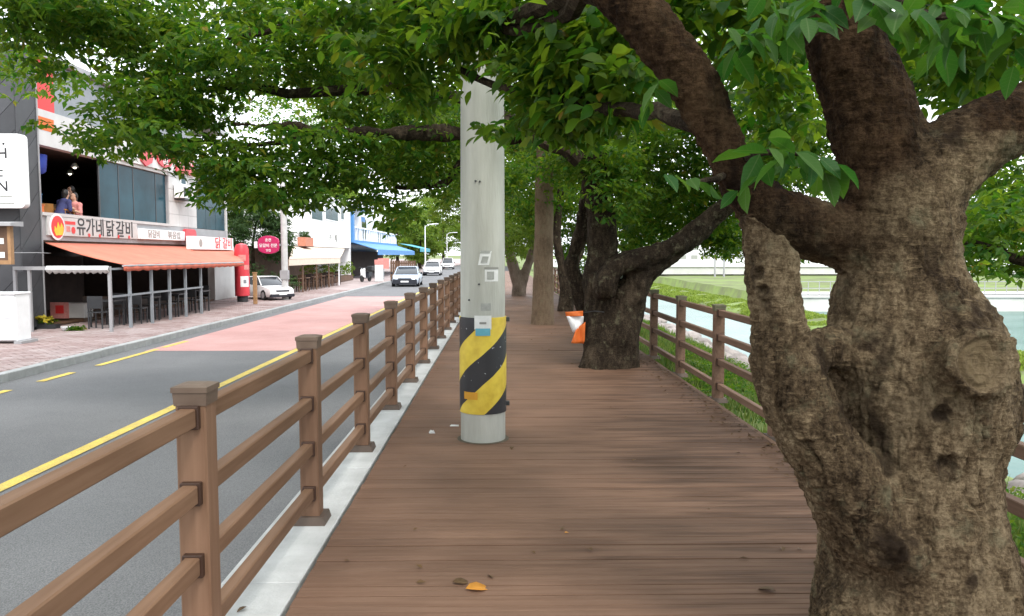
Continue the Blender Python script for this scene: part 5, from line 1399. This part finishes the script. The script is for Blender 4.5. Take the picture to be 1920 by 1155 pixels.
wpst = thing('wooden_post', 'short tan wooden post beside the red column sign', 'post', (wpz.x, wpz.y, SZ))
MB().box(-.075, -.05, 0, .075, .05, zv(512, wpz.y) - SZ).build('shaft', M['wood'], wpst, True, bevel=.01)
MB().box(-.09, -.065, zv(512, wpz.y) - SZ + .002, .09, .065, zv(512, wpz.y) - SZ + .04).build('cap', M['wood'], wpst, True)
lp = atZ(535, 562, SZ)
up = thing('utility_pole', 'pale concrete utility pole on the far sidewalk beside the crimson sign', 'utility pole', (lp.x, lp.y, SZ))
MB().lathe([(.145, -.1), (.14, 3), (.11, 7.5)], sides=16).build('shaft', M['concrete'], up, True, smooth=True)
MB().box(-.17, -.17, .9, .17, .12, 1.3).build('meter_box', M['grey_band'], up, True)
hx = atY(503, 459, lp.y - .25)
hs_ = thing('round_shop_sign', 'crimson rounded sign with white lettering beside the pale utility pole', 'sign', (hx.x, hx.y, hx.z))
MB().prism([(.50 * max(-.92, min(.92, 1.12 * math.cos(i * math.pi / 9))), .40 * math.sin(i * math.pi / 9)) for i in range(18)], 'y', 0, .14).build('panel', M['magenta'], hs_, True, bevel=.02)
text('닭갈비 전문', .17, M['white_paint'], hs_, (hx.x, hx.y - .006, hx.z - .04), FACE_CAM, .003, .95)
text('춘천', .15, M['white_paint'], hs_, (hx.x, hx.y - .006, hx.z + .20), FACE_CAM, .003, 1.0)
text('맛집', .12, M['white_paint'], hs_, (hx.x, hx.y - .006, hx.z - .25), FACE_CAM, .003, 1.0)
MB().box(.40, .05, -.04, lp.x - hx.x - .1, .10, .04).build('arm', M['grey_metal'], hs_, True)
MB().box(-.62, .02, -.14, -.49, .12, .14).build('lamp', M['white_paint'], hs_, True)

# trees between the buildings
street_tree('dark bushy conifer standing behind the crimson sign', -12.6, 40.0, SZ, 4.6, 1.75, 2.1, 30, 80, 51, .13, 'leaf_dark', .10, .16, 'trees between the buildings')
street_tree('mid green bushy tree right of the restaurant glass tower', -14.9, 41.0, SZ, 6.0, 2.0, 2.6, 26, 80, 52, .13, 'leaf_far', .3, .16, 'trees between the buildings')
hd = thing('hedge', 'low dark hedge behind the white parked car', 'hedge', (-11.2, 38.5, SZ))
P, D, Nn, Ls = sprays(np.random.default_rng(54), [((-11.2, 38.5, SZ + .6), (1.5, .9, .7), 190)], .11, 9, .36)
V, F = leaf_geo(P, D, Nn, Ls); tag(link('foliage', np_mesh('foliage', V, F, False), M['leaf_dark'], hd), kind='stuff')
MB().tube([(-11.2, 38.5, SZ), (-11.2, 38.5, SZ + .8)], .05, 6).build('stem', bd, hd)

# ---- cars
def loft(sections, closed=True):
    """sections: list of (y, [(x,z)...]) rings"""
    mb = MB(); k = len(sections[0][1])
    for y, ring in sections: mb.v += [(x, y, z) for x, z in ring]
    for i in range(len(sections) - 1):
        for j in range(k):
            a = i * k + j; b_ = i * k + (j + 1) % k
            mb.f.append((a, b_, b_ + k, a + k))
    mb.f.append(tuple(reversed(range(k)))); mb.f.append(tuple((len(sections) - 1) * k + j for j in range(k)))
    return mb
def car(label, loc, rz, paint, group=None, van=False, bump_h=.10):
    """front faces local -Y"""
    t = thing('parked_car', label, 'car', loc, rz, group)
    W_ = .90
    def ring(w, zb, zt, tuck=.06):
        return [(-w + tuck, zb), (w - tuck, zb), (w, zb + .14), (w, (zb + zt) / 2 + .05), (w - .05, zt - .02), (w * .6, zt), (-w * .6, zt), (-w + .05, zt - .02), (-w, (zb + zt) / 2 + .05), (-w, zb + .14)]
    belt = .93
    secs = [(-2.22, ring(.66, .30, .58)), (-2.12, ring(.80, .22, .70)), (-1.8, ring(W_ - .02, .20, .78)), (-1.1, ring(W_, .20, .88)), (-.6, ring(W_, .20, belt)), (.8, ring(W_, .20, belt + .02)), (1.6, ring(W_, .20, belt + .02)), (2.05, ring(W_ - .05, .24, .90)), (2.2, ring(.74, .34, .78))]
    loft(secs).build('body', M[paint], t, True, smooth=True)
    top = 1.66 if van else 1.46
    def gr(w1, w2, z0, z1): return [(-w1, z0), (w1, z0), (w2, z1 - .04), (w2 - .1, z1), (-w2 + .1, z1), (-w2, z1 - .04)]
    gh = [(-.95, gr(.78, .76, belt - .06, belt - .01)), (-.25, gr(.82, .66, belt - .06, top - .03)), (.4, gr(.82, .66, belt - .06, top)), (1.2, gr(.82, .65, belt - .06, top - .05)), (1.95, gr(.78, .72, belt - .06, belt + .02))]
    loft(gh).build('windows', M['glass_dark'], t, True, smooth=True)
    loft([(-.30, [(-.60, top - .045), (.60, top - .045), (.56, top + .01), (-.56, top + .01)]), (.4, [(-.64, top - .02), (.64, top - .02), (.60, top + .025), (-.60, top + .025)]), (1.25, [(-.61, top - .07), (.61, top - .07), (.57, top - .01), (-.57, top - .01)])]).build('roof', M[paint], t, True, smooth=True)
    for s in (-1, 1):
        MB().tube([(s * .79, -.92, belt - .02), (s * .655, -.25, top - .04)], .035, 6).build('pillar', M[paint], t, True)
        MB().tube([(s * .70, .45, belt - .02), (s * .67, .42, top - .02)], .04, 6).build('pillar', M[paint], t, True)
        MB().box(s * .55 - .2, -2.19, .58, s * .55 + .2, -2.06, .69).build('headlight', M['lamp'], t, True, bevel=.02)
        MB().box(s * .93, -.85, belt - .02, s * 1.06, -.72, belt + .13).build('mirror', M['car_dark'], t, True, bevel=.02)
        for y in (-1.36, 1.36):
            wh = MB().tube([(s * .72, y, .32), (s * .915, y, .32)], .32, 20).build('wheel', M['tyre'], t, True, smooth=True)
            MB().tube([(s * .916, y, .32), (s * .925, y, .32)], .20, 14).build('rim', M['grey_band'], wh, True)
    MB().box(-.80, -2.245, .20, .80, -1.98, .30 + bump_h).build('bumper', M['car_dark'], t, True, bevel=.03)
    MB().box(-.26, -2.262, .34, .26, -2.247, .45).build('number_plate', M['white_paint'], t, True)
    MB().box(-.45, -2.225, .52, .45, -2.10, .64).build('grille', M['car_dark'], t, True, bevel=.01)
    return t
ca = atZ(757, 538, RZ); car('silver blue car with dark bumper driving towards us, nearest in the far lane', (ca.x, ca.y + 2.2, RZ), .03, 'car_silver', bump_h=.26).scale = (1, 1, .90)
cb2 = atZ(808, 517, RZ); car('white car behind the silver one on the far stretch of road', (cb2.x, cb2.y + 2.2, RZ), .02, 'car_white')
cc = atZ(838, 505, RZ); car('white van-like car farthest along the road beside the fence', (cc.x, cc.y + 2.2, RZ), .02, 'car_white', van=True)
cd = atZ(545, 566, SZ); car('small white parked car nosing out from the alley behind the pale utility pole', (cd.x - 1.7, cd.y + 2.3, SZ), .75, 'car_white').scale = (.70, .70, .70)

# ---- white shop with cream awning
WY0, WY1 = Yx(553), Yx(658)
ws = thing('white_building', 'white two-storey shop with three upper windows and a cream awning', 'building', (FX - 4, (WY0 + WY1) / 2, SZ))
zt_ = zv(368, WY0 + 6)
MB().box(FX - 8, WY0, 2.12, FX, WY1, zt_).build('wall', M['white_paint'], ws)
MB().box(FX - 8, WY0 + .01, SZ, FX - 3, WY1 - .01, 2.118).build('ground_floor', M['wood_in'], ws)
MB().box(FX - 8.1, WY0 - .1, zt_ + .002, FX + .12, WY1 + .1, zt_ + .18).build('roof', M['white_paint'], ws)
MB().box(FX - 3, WY1 - .5, SZ, FX - .01, WY1, 2.118).build('pier', M['white_paint'], ws)
for (ua, ub) in ((584, 605), (610, 634), (639, 645)):
    y0_, y1_ = Yx(ua), Yx(ub); za, zb2 = zv(413, y0_), zv(386, y0_)
    f = MB().box(FX + .001, y0_, za, FX + .05, y1_, zb2).build('window', M['white_paint'], ws)
    ym = (y0_ + y1_) / 2
    MB().box(FX + .051, y0_ + .1, za + .08, FX + .058, y1_ - .1, zb2 - .08).build('pane', M['glass_teal'], f)
for (u, tx) in ((620, '카'), (630, '페')):
    text(tx, .62, M['grey_text'], ws, (FX + .006, Yx(u), zv(448, Yx(u))), None, .01, 1.5)
fw = thing('flower_box', 'terracotta flower box on the corner of the white shop above its awning', 'planter', (FX + .3, Yx(566), 2.3))
fy2 = Yx(566); z_ = zv(462, fy2)
MB().box(FX + .02, fy2 - 1.0, z_, FX + .5, fy2 + 1.0, z_ + .55).build('box', simple('terracotta', (.42, .17, .11), .8), fw)
P, D, Nn, Ls = sprays(np.random.default_rng(14), [((FX + .25, fy2, z_ + .7), (.25, 1.0, .25), 40)], .16, 7, .3)
V, F = leaf_geo(P, D, Nn, Ls); tag(link('leaves', np_mesh('leaves', V, F, False), M['leaf_dark'], fw), kind='stuff')
aw2 = thing('awning', 'cream awning of the white shop sloping over its wooden terrace', 'awning', (FX + 1, 55, 1.7))
ax2 = -10.4
b0, b1 = Yx(548), Yx(646); g0, g1 = Yx(541, ax2), Yx(637, ax2)
za, zb2 = zv(463, b0), zv(486, g0)
mb = MB()
for i in range(13):
    t = i / 12
    for s in range(5):
        q = s / 4; mb.v.append((FX + .02 + (ax2 - FX) * q, (b0 + (b1 - b0) * t) * (1 - q) + (g0 + (g1 - g0) * t) * q, za + (zb2 - za) * q - .05 * math.sin(math.pi * q)))
for i in range(12):
    for s in range(4): a = i * 5 + s; mb.f.append((a, a + 5, a + 6, a + 1))
ob = mb.build('canopy', M['cream'], aw2, smooth=True); sm = ob.modifiers.new('thick', 'SOLIDIFY'); sm.thickness = .03
MB().box(ax2, g0, zb2 - .32, ax2 + .03, g1, zb2 - .01).build('valance', M['cream'], aw2)
for u in (541.5, 568, 594, 617, 636):
    y_ = Yx(u, ax2); MB().box(ax2 - .06, y_ - .06, SZ, ax2 - .002, y_ + .06, zb2 - .02).build('post', M['wood_in'] if u < 636 else M['white_paint'], aw2)
OR_ = ['first', 'second', 'third', 'fourth', 'fifth', 'sixth']
for i, u in enumerate((552, 565, 580, 595, 610, 624)):
    y_ = Yx(u, -10.9)
    tb = table(-10.95, y_, '%s dark wooden table from the utility pole under the cream awning' % OR_[i], 'wood_in', SZ, 1.2)
    for sx in (-1, 1):
        chair(-10.95 + sx * .1, y_ + sx * 1.0, 0 if sx > 0 else 3.14, 'dark wooden chair on the %s side of the %s table under the cream awning' % ('far' if sx > 0 else 'near', OR_[i]), 'dark_in' if i % 2 else 'wood_in', SZ, 'chairs on the cream awning terrace')
pt = thing('planting_row', 'row of yellow-green shrubs inside the terrace of the white shop', 'shrub', (-12.2, 55, SZ))
P, D, Nn, Ls = sprays(np.random.default_rng(15), [((-12.0, y_, SZ + 1.0), (.5, 1.6, .6), 50) for y_ in (49, 53, 57, 61)], .18, 7, .4)
V, F = leaf_geo(P, D, Nn, Ls); tag(link('foliage', np_mesh('foliage', V, F, False), M['leaf_far'], pt), kind='stuff')
MB().box(-12.35, 48, SZ, -11.7, 62, SZ + .4).build('trough', M['wood_in'], pt)
# ---- blue and white house
BY0, BY1 = Yx(659), Yx(742)
bh = thing('blue_house', 'white and blue house with railed balcony and blue awnings beyond the white shop', 'building', (FX - 4, 80, SZ))
MB().box(FX - 9, BY0, SZ, FX - 2.2, BY1, zv(380, BY0)).build('wall', M['white_paint'], bh)
MB().box(FX - 2.19, BY0, zv(455, BY0), FX + .2, BY1, zv(450, BY0)).build('balcony_floor', M['blue'], bh)
MB().box(FX - .3, BY0, zv(450, BY0) + .002, FX + .2, BY0 + .5, zv(386, BY0)).build('pillar', M['blue'], bh)
MB().box(FX - .3, BY0 + 3.5, zv(450, BY0) + .002, FX + .1, BY0 + 4.2, zv(386, BY0)).build('pillar', M['white_paint'], bh)
MB().box(FX - 2.6, BY0 - .1, zv(386, BY0) + .002, FX + .3, BY0 + 10, zv(374, BY0)).build('balcony_roof', M['white_paint'], bh)
zr0, zr1 = zv(450, BY0) + .01, zv(424, BY0)
n_ = 22
for i in range(n_):
    y_ = BY0 + .6 + (BY1 - BY0 - 1.2) * i / (n_ - 1)
    MB().box(FX + .06, y_ - .12, zr0, FX + .16, y_ + .12, zr1 - .14).build('baluster', M['white_paint'], bh)
MB().box(FX + .02, BY0 + .5, zr1 - .138, FX + .2, BY1, zr1).build('handrail', M['white_paint'], bh)
for (y_, w) in ((BY0 + 6, 2.2), (BY0 + 11, 2.2), (BY0 + 17, 3)):
    f = MB().box(FX - 2.199, y_, zr0 + .3, FX - 2.13, y_ + w, zr0 + 2.6).build('window', M['grey_band'], bh)
    MB().box(FX - 2.129, y_ + .15, zr0 + .45, FX - 2.12, y_ + w - .15, zr0 + 2.45).build('pane', M['glass_dark'], f)
def small_awning(label, y0, y1, x0, x1, z0, z1, mat):
    t = thing('awning', label, 'awning', (x0, (y0 + y1) / 2, z0))
    MB().quadbox([(x0, y0, z0 - .05), (x1, y0, z1 - .05), (x1, y1, z1 - .05), (x0, y1, z0 - .05), (x0, y0, z0), (x1, y0, z1), (x1, y1, z1), (x0, y1, z0)]).build('canopy', mat, t)
    MB().box(x1, y0, z1 - .45, x1 + .05, y1, z1 - .002).build('valance', mat, t)
    return t
small_awning('wide sky-blue awning under the white balcony', BY0, BY1, FX + .2, -10.2, zv(452, BY0) - .1, zv(468, BY0), M['blue'])
small_awning('small blue canopy over the balcony door', BY0 + 5, BY0 + 10, FX - 2.1, FX - .6, zv(386, BY0) - .01, zv(398, BY0), M['blue'])
small_awning('teal awning at the far end of the blue house', BY1 + 1, BY1 + 14, -12.0, -9.6, zv(458, 100), zv(466, 100), M['teal_aw'])
MB().box(FX - 2.19, BY0 + .5, SZ, FX - 1.5, BY1, zv(470, BY0)).build('shop_front', M['dark_in'], bh)
ps = atZ(711, 528, SZ)
pl = thing('pillar_sign', 'cream pillar sign with pink top beside the brown screen', 'sign', (ps.x, ps.y, SZ))
MB().box(-.3, -.15, 0, .3, .15, 1.25).build('body', M['paper'], pl, True, bevel=.02)
MB().box(-.31, -.16, 1.252, .31, .16, 1.62).build('head', M['pink'], pl, True, bevel=.02)
rs = atY(719, 498, ps.y + 6)
rsn = thing('street_sign', 'small pale pink square sign on a post in front of the blue house', 'sign', (rs.x, rs.y, SZ))
MB().box(-.45, 0, rs.z - SZ - .25, .45, .08, rs.z - SZ + .6).build('panel', M['pink'], rsn, True)
MB().tube([(0, .12, 0), (0, .12, rs.z - SZ + .3)], .04, 6).build('post', M['grey_metal'], rsn, True)
sc_ = thing('screen_fence', 'dark brown slatted screen beside the cream pillar sign', 'fence', (ps.x + .7, ps.y + 1, SZ))
for i in range(12):
    MB().box(.0 + i * .16, 0, .12, .13 + i * .16, .03, 1.55).build('slat', M['wood_in'], sc_, True)
MB().box(-.02, .032, .3, 1.92, .07, .4).build('rail', M['dark_in'], sc_, True); MB().box(-.02, .032, 1.3, 1.92, .07, 1.4).build('rail', M['dark_in'], sc_, True)
for x_ in (0, 1.85): MB().box(x_, .072, 0, x_ + .06, .13, 1.56).build('post', M['dark_in'], sc_, True)
# scooter parked before the blue house
so = atZ(686, 528, SZ)
st_ = thing('parked_scooter', 'dark scooter with white front parked before the blue house', 'scooter', (so.x, so.y, SZ), -.3)
for y_ in (-.6, .6):
    wh = MB().tube([(-.05, y_, .24), (.05, y_, .24)], .24, 18).build('wheel', M['tyre'], st_, True, smooth=True)
loft([(-.62, [(-.10, .42), (.10, .42), (.12, .8), (-.12, .8)]), (-.42, [(-.18, .30), (.18, .30), (.18, .95), (-.18, .95)]), (-.34, [(-.16, .28), (.16, .28), (.12, 1.0), (-.12, 1.0)])]).build('front_shield', M['white_paint'], st_, True)
loft([(-.34, [(-.14, .24), (.14, .24), (.14, .34), (-.14, .34)]), (.1, [(-.14, .24), (.14, .24), (.14, .36), (-.14, .36)]), (.2, [(-.16, .26), (.16, .26), (.17, .68), (-.17, .68)]), (.85, [(-.12, .46), (.12, .46), (.13, .72), (-.13, .72)])]).build('body', M['car_dark'], st_, True)
MB().box(-.14, .12, .685, .14, .8, .78).build('seat', M['tyre'], st_, True, bevel=.03)
MB().tube([(-.33, -.38, 1.06), (0, -.45, 1.02), (.33, -.38, 1.06)], .022, 6).build('handlebar', M['dark_metal'], st_, True)
MB().tube([(0, -.45, 1.0), (0, -.6, .3)], .035, 8).build('fork', M['dark_metal'], st_, True)
MB().box(-.2, .62, .80, .2, 1.0, 1.15).build('top_box', M['dark_metal'], st_, True, bevel=.03)

# trees and lamp posts along the far road
for i, (x, y, h, rx, rz) in enumerate(((-15.5, 118, 9, 5, 3.6), (-9.8, 135, 11, 5.5, 4.4), (-15, 150, 13, 7, 5), (-5.5, 175, 12, 6, 5), (-20, 95, 10, 5, 4), (-1, 150, 10, 6, 4), (4.5, 120, 9, 5, 3.6), (-11.5, 112, 6, 3, 2.4))):
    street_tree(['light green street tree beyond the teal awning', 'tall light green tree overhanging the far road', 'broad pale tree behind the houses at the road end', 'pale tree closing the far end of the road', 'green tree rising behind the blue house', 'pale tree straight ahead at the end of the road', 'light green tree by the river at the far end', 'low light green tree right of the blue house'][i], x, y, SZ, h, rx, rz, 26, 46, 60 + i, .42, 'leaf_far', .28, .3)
for i, (u, v, Y) in enumerate(((797, 425, 92), (838, 440, 118))):
    q = atY(u, v, Y)
    lpn = thing('street_lamp', ['white street lamp by the road beyond the teal awning', 'white street lamp farther down the road'][i], 'street lamp', (q.x, Y, SZ))
    MB().lathe([(.09, 0), (.08, 1), (.05, q.z - SZ)], sides=10).build('pole', M['white_paint'], lpn, True)
    MB().tube([(0, 0, q.z - SZ), (.3, 0, q.z - SZ + .25), (1.1, 0, q.z - SZ + .35)], .04, 6).build('arm', M['white_paint'], lpn, True)
    MB().box(1.0, -.12, q.z - SZ + .27, 1.6, .12, q.z - SZ + .37).build('lamp_head', M['white_paint'], lpn, True, bevel=.03)

# ------------------------------------------------------------------ river side
wt = MB(); wt.v = [(7.5, -60, WZ), (300, -60, WZ), (300, 102, WZ), (7.5, 102, WZ)]; wt.f = [(0, 1, 2, 3)]
tag(wt.build('water', M['water']), kind='structure')
ew = MB().box(19.9, 50.9, -3.2, 260, 51.4, -1.28).build('river_wall', M['river_wall']); tag(ew, kind='structure')
MB().box(19.8, 50.8, -1.278, 260, 51.6, -1.16).build('coping', M['pale_wall'], ew)
for x in (22.6, 35.0, 46.5, 58):
    MB().box(x, 50.82, -2.1, x + 1.9, 50.898, -1.5).build('drain_outlet', M['panel_back'], ew)
pvd = sheet('river_path', 20, 52, 260, 56, -1.12, M['pale_wall'])
# railing on the river wall
rl = thing('river_railing', 'thin pale railing running along the far river wall', 'railing', (20, 51.7, -1.16))
for i in range(60):
    MB().box(i * .75, 0, 0.0, i * .75 + .04, .04, .9).build('post', M['grey_band'], rl, True)
for z in (.45, .9): MB().box(0, -.02, z, 45, 0, z + .05).build('rail', M['grey_band'], rl, True)
# bridge at the end of the channel
bg = thing('bridge', 'pale concrete bridge with parapet crossing the river far behind the fence', 'bridge', (30, 100, 0))
MB().box(6, 98, -.9, 90, 106, .05).build('deck', M['pale_wall'], bg)
MB().box(6, 97.8, .052, 90, 98.0, 1.0).build('parapet', M['white_paint'], bg)
for x in (16, 30, 44, 58): MB().box(x, 99, -3.2, x + 1.2, 105, -.902).build('pier', M['pale_wall'], bg)
for i, u in enumerate((1341, 1358)):
    q = atY(u, 478, 92)
    lm = thing('lamp_post', ['left of two thin grey lamp posts on the island', 'right of two thin grey lamp posts on the island'][i], 'lamp post', (q.x, 92, -1.9))
    MB().lathe([(.14, 0), (.12, 1.0), (.09, 6.5)], sides=10).build('pole', M['grey_band'], lm, True)
    MB().box(-.2, -.7, 6.5, .2, .3, 6.65).build('lamp_head', M['grey_band'], lm, True)
# pale apartment blocks over the river
for i, (x, y, w, h) in enumerate(((36, 210, 14, 11), (56, 230, 20, 15), (84, 240, 22, 9))):
    ab = thing('apartment_block', ['low pale apartment block left of the others across the river', 'tallest pale apartment block across the river', 'lowest wide pale block across the river'][i], 'building', (x, y, -1))
    MB().box(-w / 2, 0, 0, w / 2, 10, h).build('wall', M['white_paint'], ab, True)
    MB().box(-w / 2 - .3, -.3, h + .002, w / 2 + .3, 10.3, h + .4).build('roof', M['pale_wall'], ab, True)
    for zz_ in range(int(h // 3)):
        for xx_ in range(int(w // 3.4)):
            x0_ = -w / 2 + .8 + xx_ * 3.4
            f = MB().box(x0_, -.05, .9 + zz_ * 3, x0_ + 2, -.002, 2.5 + zz_ * 3).build('window', M['grey_band'], ab, True)
            MB().box(x0_ + .1, -.06, 1.0 + zz_ * 3, x0_ + 1.9, -.052, 2.4 + zz_ * 3).build('pane', M['paper_grey'], f, True)
# trees across the river
for i, (x, y, h) in enumerate(((52, 112, 9), (63, 118, 11), (74, 110, 10), (86, 120, 12), (100, 116, 11), (112, 112, 9))):
    street_tree('%s tree on the far bank across the river' % ['leftmost light green', 'second light green', 'third rounded green', 'tall fourth green', 'fifth broad green', 'rightmost light green'][i], x, y, -1.1, h * 1.35, h * .62, h * .55, 30, 70, 80 + i, .42, 'leaf_far', .08, .3, 'trees across the river')
# river stones on the near bank
stm = []
for s in range(6):
    bm = bmesh.new(); bmesh.ops.create_icosphere(bm, subdivisions=2, radius=1)
    rr = random.Random(s); off = Vector((rr.uniform(0, 50), 0, 0))
    from mathutils import noise as mn
    for v in bm.verts:
        v.co *= 1 + .35 * mn.noise(v.co * 1.3 + off); v.co.z *= .62
    me = bpy.data.meshes.new('stone'); bm.to_mesh(me); bm.free(); me.materials.append(M['stone']); stm.append(me)
    for p in me.polygons: p.use_smooth = s % 2 == 0
bank = sheet('river_bank', 6.9, 2, 6.95, 2.05, -1.95, M['soil'])
rr = random.Random(21)
for i in range(280):
    y_ = 5 + 50 * rr.random() ** 1.3; x_ = rr.uniform(6.1, 9.0)
    o = link('stone', stm[i % 6], None, bank)
    z_ = np.interp(x_, [4.5, 7.0, 8.6, 9.6], [-.75, -1.75, -2.15, -2.8])
    s_ = rr.uniform(.14, .42)
    o.location = (x_, y_, z_ + s_ * .2); o.scale = (s_, s_ * rr.uniform(.8, 1.3), s_); o.rotation_euler = (rr.uniform(-.3, .3), rr.uniform(-.3, .3), rr.uniform(0, 6.28))
# grass and low plants
def blades(name, n, xr, yr, zf_, h, mat, seed, wid=.012, edge_pow=1.0):
    rng = np.random.default_rng(seed)
    x = rng.uniform(*xr, n); y = yr[0] + (yr[1] - yr[0]) * rng.random(n) ** edge_pow
    z = zf_(x, y)
    pn = fbm(np.stack([x * 1.1, y * 1.1, x * 0], 1), 3, seed + 60)
    k_ = (pn + rng.normal(0, .25, n)) > -.25
    x, y, z, pn = x[k_], y[k_], z[k_], pn[k_]; n = len(x)
    hh_ = h * rng.uniform(.4, 1.3, n) * np.clip(.9 + pn, .35, 1.9); a = rng.uniform(0, 2 * np.pi, n)
    dx, dy = np.cos(a), np.sin(a); bend = rng.uniform(.2, .7, n) * hh_
    w = wid * (1 + y / 25)
    V = np.stack([np.stack([x - dy * w, y + dx * w, z - .02], 1), np.stack([x + dy * w, y - dx * w, z - .02], 1), np.stack([x + dx * bend, y + dy * bend, z + hh_], 1)], 1).reshape(-1, 3)
    F = np.arange(3 * n).reshape(-1, 3)
    return tag(link(name, np_mesh(name, V, F, False), M[mat]), kind='stuff')
bankz = lambda x, y: np.interp(x, [2.3, 2.8, 4.5, 7.0, 8.6, 9.6, 14.2, 15.2, 17.0, 18.6, 19.6], [-0.25, -0.30, -0.75, -1.75, -2.15, -2.8, -2.8, -2.0, -1.75, -1.95, -2.9])
blades('grass', 90000, (2.36, 6.6), (1.5, 50), bankz, .16, 'grass_blade', 1, .012, 1.6)
blades('island_grass', 90000, (14.9, 18.9), (10, 96), bankz, .11, 'grass_pale', 2, .03, 1.5)
rng = np.random.default_rng(33)
cl = []
for i in range(150):
    y_ = 2.0 + 30 * rng.random() ** 1.5; x_ = rng.uniform(2.62, 5.6)
    cl.append(((x_, y_, float(bankz(x_, y_)) + .12), (.35, .4, .14), 22))
foliage('bank_shrubs', None, cl, .065, M['leaf'], 34, per=7, twig=.2, droop=.1)

# ------------------------------------------------------------------ things on the boardwalk
ln = Vector((1.5, T2Y, 0))
bo_ = atY(1078, 612, 10.75)
bnr = thing('tied_banner', 'orange and white banner tied to the dark leaning tree, hanging beside its trunk', 'banner', (bo_.x, 10.75, bo_.z))
def drape(name, poly, y, mat, seed, amp=.03):
    mb = MB(); n = 7; r_ = random.Random(seed)
    (x0, z0), (x1, z1), (x2, z2), (x3, z3) = poly
    for i in range(n + 1):
        for j in range(n + 1):
            s, t = i / n, j / n
            x = (x0 * (1-s) + x1 * s) * (1-t) + (x3 * (1-s) + x2 * s) * t; z = (z0 * (1-s) + z1 * s) * (1-t) + (z3 * (1-s) + z2 * s) * t
            mb.v.append((x, y + amp * math.sin(s * 7 + t * 2 + seed), z))
    for i in range(n):
        for j in range(n): a = i * (n + 1) + j; mb.f.append((a, a + 1, a + n + 2, a + n + 1))
    o = mb.build(name, mat, bnr, True, smooth=True); sm = o.modifiers.new('thick', 'SOLIDIFY'); sm.thickness = .012
drape('top_fold', [(-.15, .17), (.13, .17), (.13, .26), (-.16, .24)], -.03, M['orange'], 1, .015)
drape('white_fold', [(-.02, -.11), (.14, .06), (.14, .17), (-.14, .17)], .0, M['white_paint'], 2)
drape('orange_fold', [(-.06, -.27), (.16, -.28), (.16, .08), (.0, -.06)], -.045, M['orange'], 3)
bnr.scale = (.85, .85, .85)
MB().tube([(.1, .0, .22), (.3, -.1, .26), (.45, -.2, .25)], .008, 6).build('tie_cord', M['dark_metal'], bnr, True)
def fallen(label, u, v, size, mat, rz, name='fallen_leaf'):
    p = atZ(u, v, .012)
    V, F = leaf_geo(np.zeros((1, 3)), np.array([[1., 0, 0]]), np.array([[0, 0, 1.]]), np.array([1.]), .62, True)
    o = link(name, np_mesh(name, V, F, True), M[mat]); tag(o, label, 'leaf')
    o.location = (p.x - .4 * size * math.cos(rz), p.y - .4 * size * math.sin(rz), .012); o.rotation_euler = (.12, .05, rz); o.scale = (size, size, size)
    sm = o.modifiers.new('thick', 'SOLIDIFY'); sm.thickness = .006
fallen('bright orange fallen leaf lying on the boardwalk near the front', 892, 1101, .125, 'dead_leaf', .35)
fallen('small dull brown leaf on the boardwalk beside the orange leaf', 862, 1090, .09, 'dull_leaf', .2)
for lb, u, v, s_, m_ in (('tiny pale leaf on the boardwalk in the middle distance', 1062, 998, .03, 'dead_leaf'), ('tiny brown leaf on the dark right side of the boardwalk', 1440, 1104, .09, 'dull_leaf'), ('small brown leaf on the boardwalk right of the striped pole', 960, 838, .06, 'dull_leaf'), ('tiny brown leaf near the left edge of the boardwalk', 650, 1050, .03, 'dull_leaf'), ('small dark leaf on the pale kerb strip nearest us', 455, 1140, .05, 'dull_leaf')):
    fallen(lb, u, v, s_, m_, random.uniform(0, 6))
p = atZ(810, 812, 0); scp = thing('paper_scrap', 'white crumpled scrap on the boardwalk left of the striped pole', 'litter', (p.x, p.y, 0))
MB().quadbox([(-.02, -.02, .001), (.03, -.015, .001), (.02, .02, .001), (-.03, .015, .001), (-.01, -.01, .02), (.015, -.012, .03), (.01, .01, .015), (-.012, .008, .028)]).build('paper', M['paper'], scp, True)
p = atZ(852, 799, 0); scp = thing('paper_scrap', 'flat white scrap touching the base of the striped pole', 'litter', (p.x, p.y, 0))
MB().quadbox([(-.04, -.012, .001), (.04, -.015, .001), (.035, .02, .001), (-.04, .015, .001), (-.04, -.01, .006), (.04, -.012, .016), (.03, .02, .008), (-.03, .012, .012)]).build('paper', M['paper'], scp, True)
# leaf litter gathered along the right edge of the deck
rng = np.random.default_rng(77)
n = 600
x = DX1 - np.abs(rng.normal(0, .16, n)); y = 1.5 + 12 * rng.random(n)
x[:70] = rng.uniform(DX0, DX1, 70); y[:70] = 2.4 + 14 * rng.random(70)
P = np.stack([x, y, np.full(n, .006) + rng.random(n) * .012], 1); a = rng.uniform(0, 6.28, n)
D = np.stack([np.cos(a), np.sin(a), rng.normal(0, .15, n)], 1); D /= np.linalg.norm(D, axis=1)[:, None]
Nn = np.array([0, 0, 1.]) + rng.normal(0, .2, (n, 3)); Nn -= D * (Nn * D).sum(1)[:, None]; Nn /= np.linalg.norm(Nn, axis=1)[:, None]
V, F = leaf_geo(P, D, Nn, rng.uniform(.02, .06, n)); tag(link('leaf_litter', np_mesh('leaf_litter', V, F, False), M['dull_leaf']), kind='stuff')
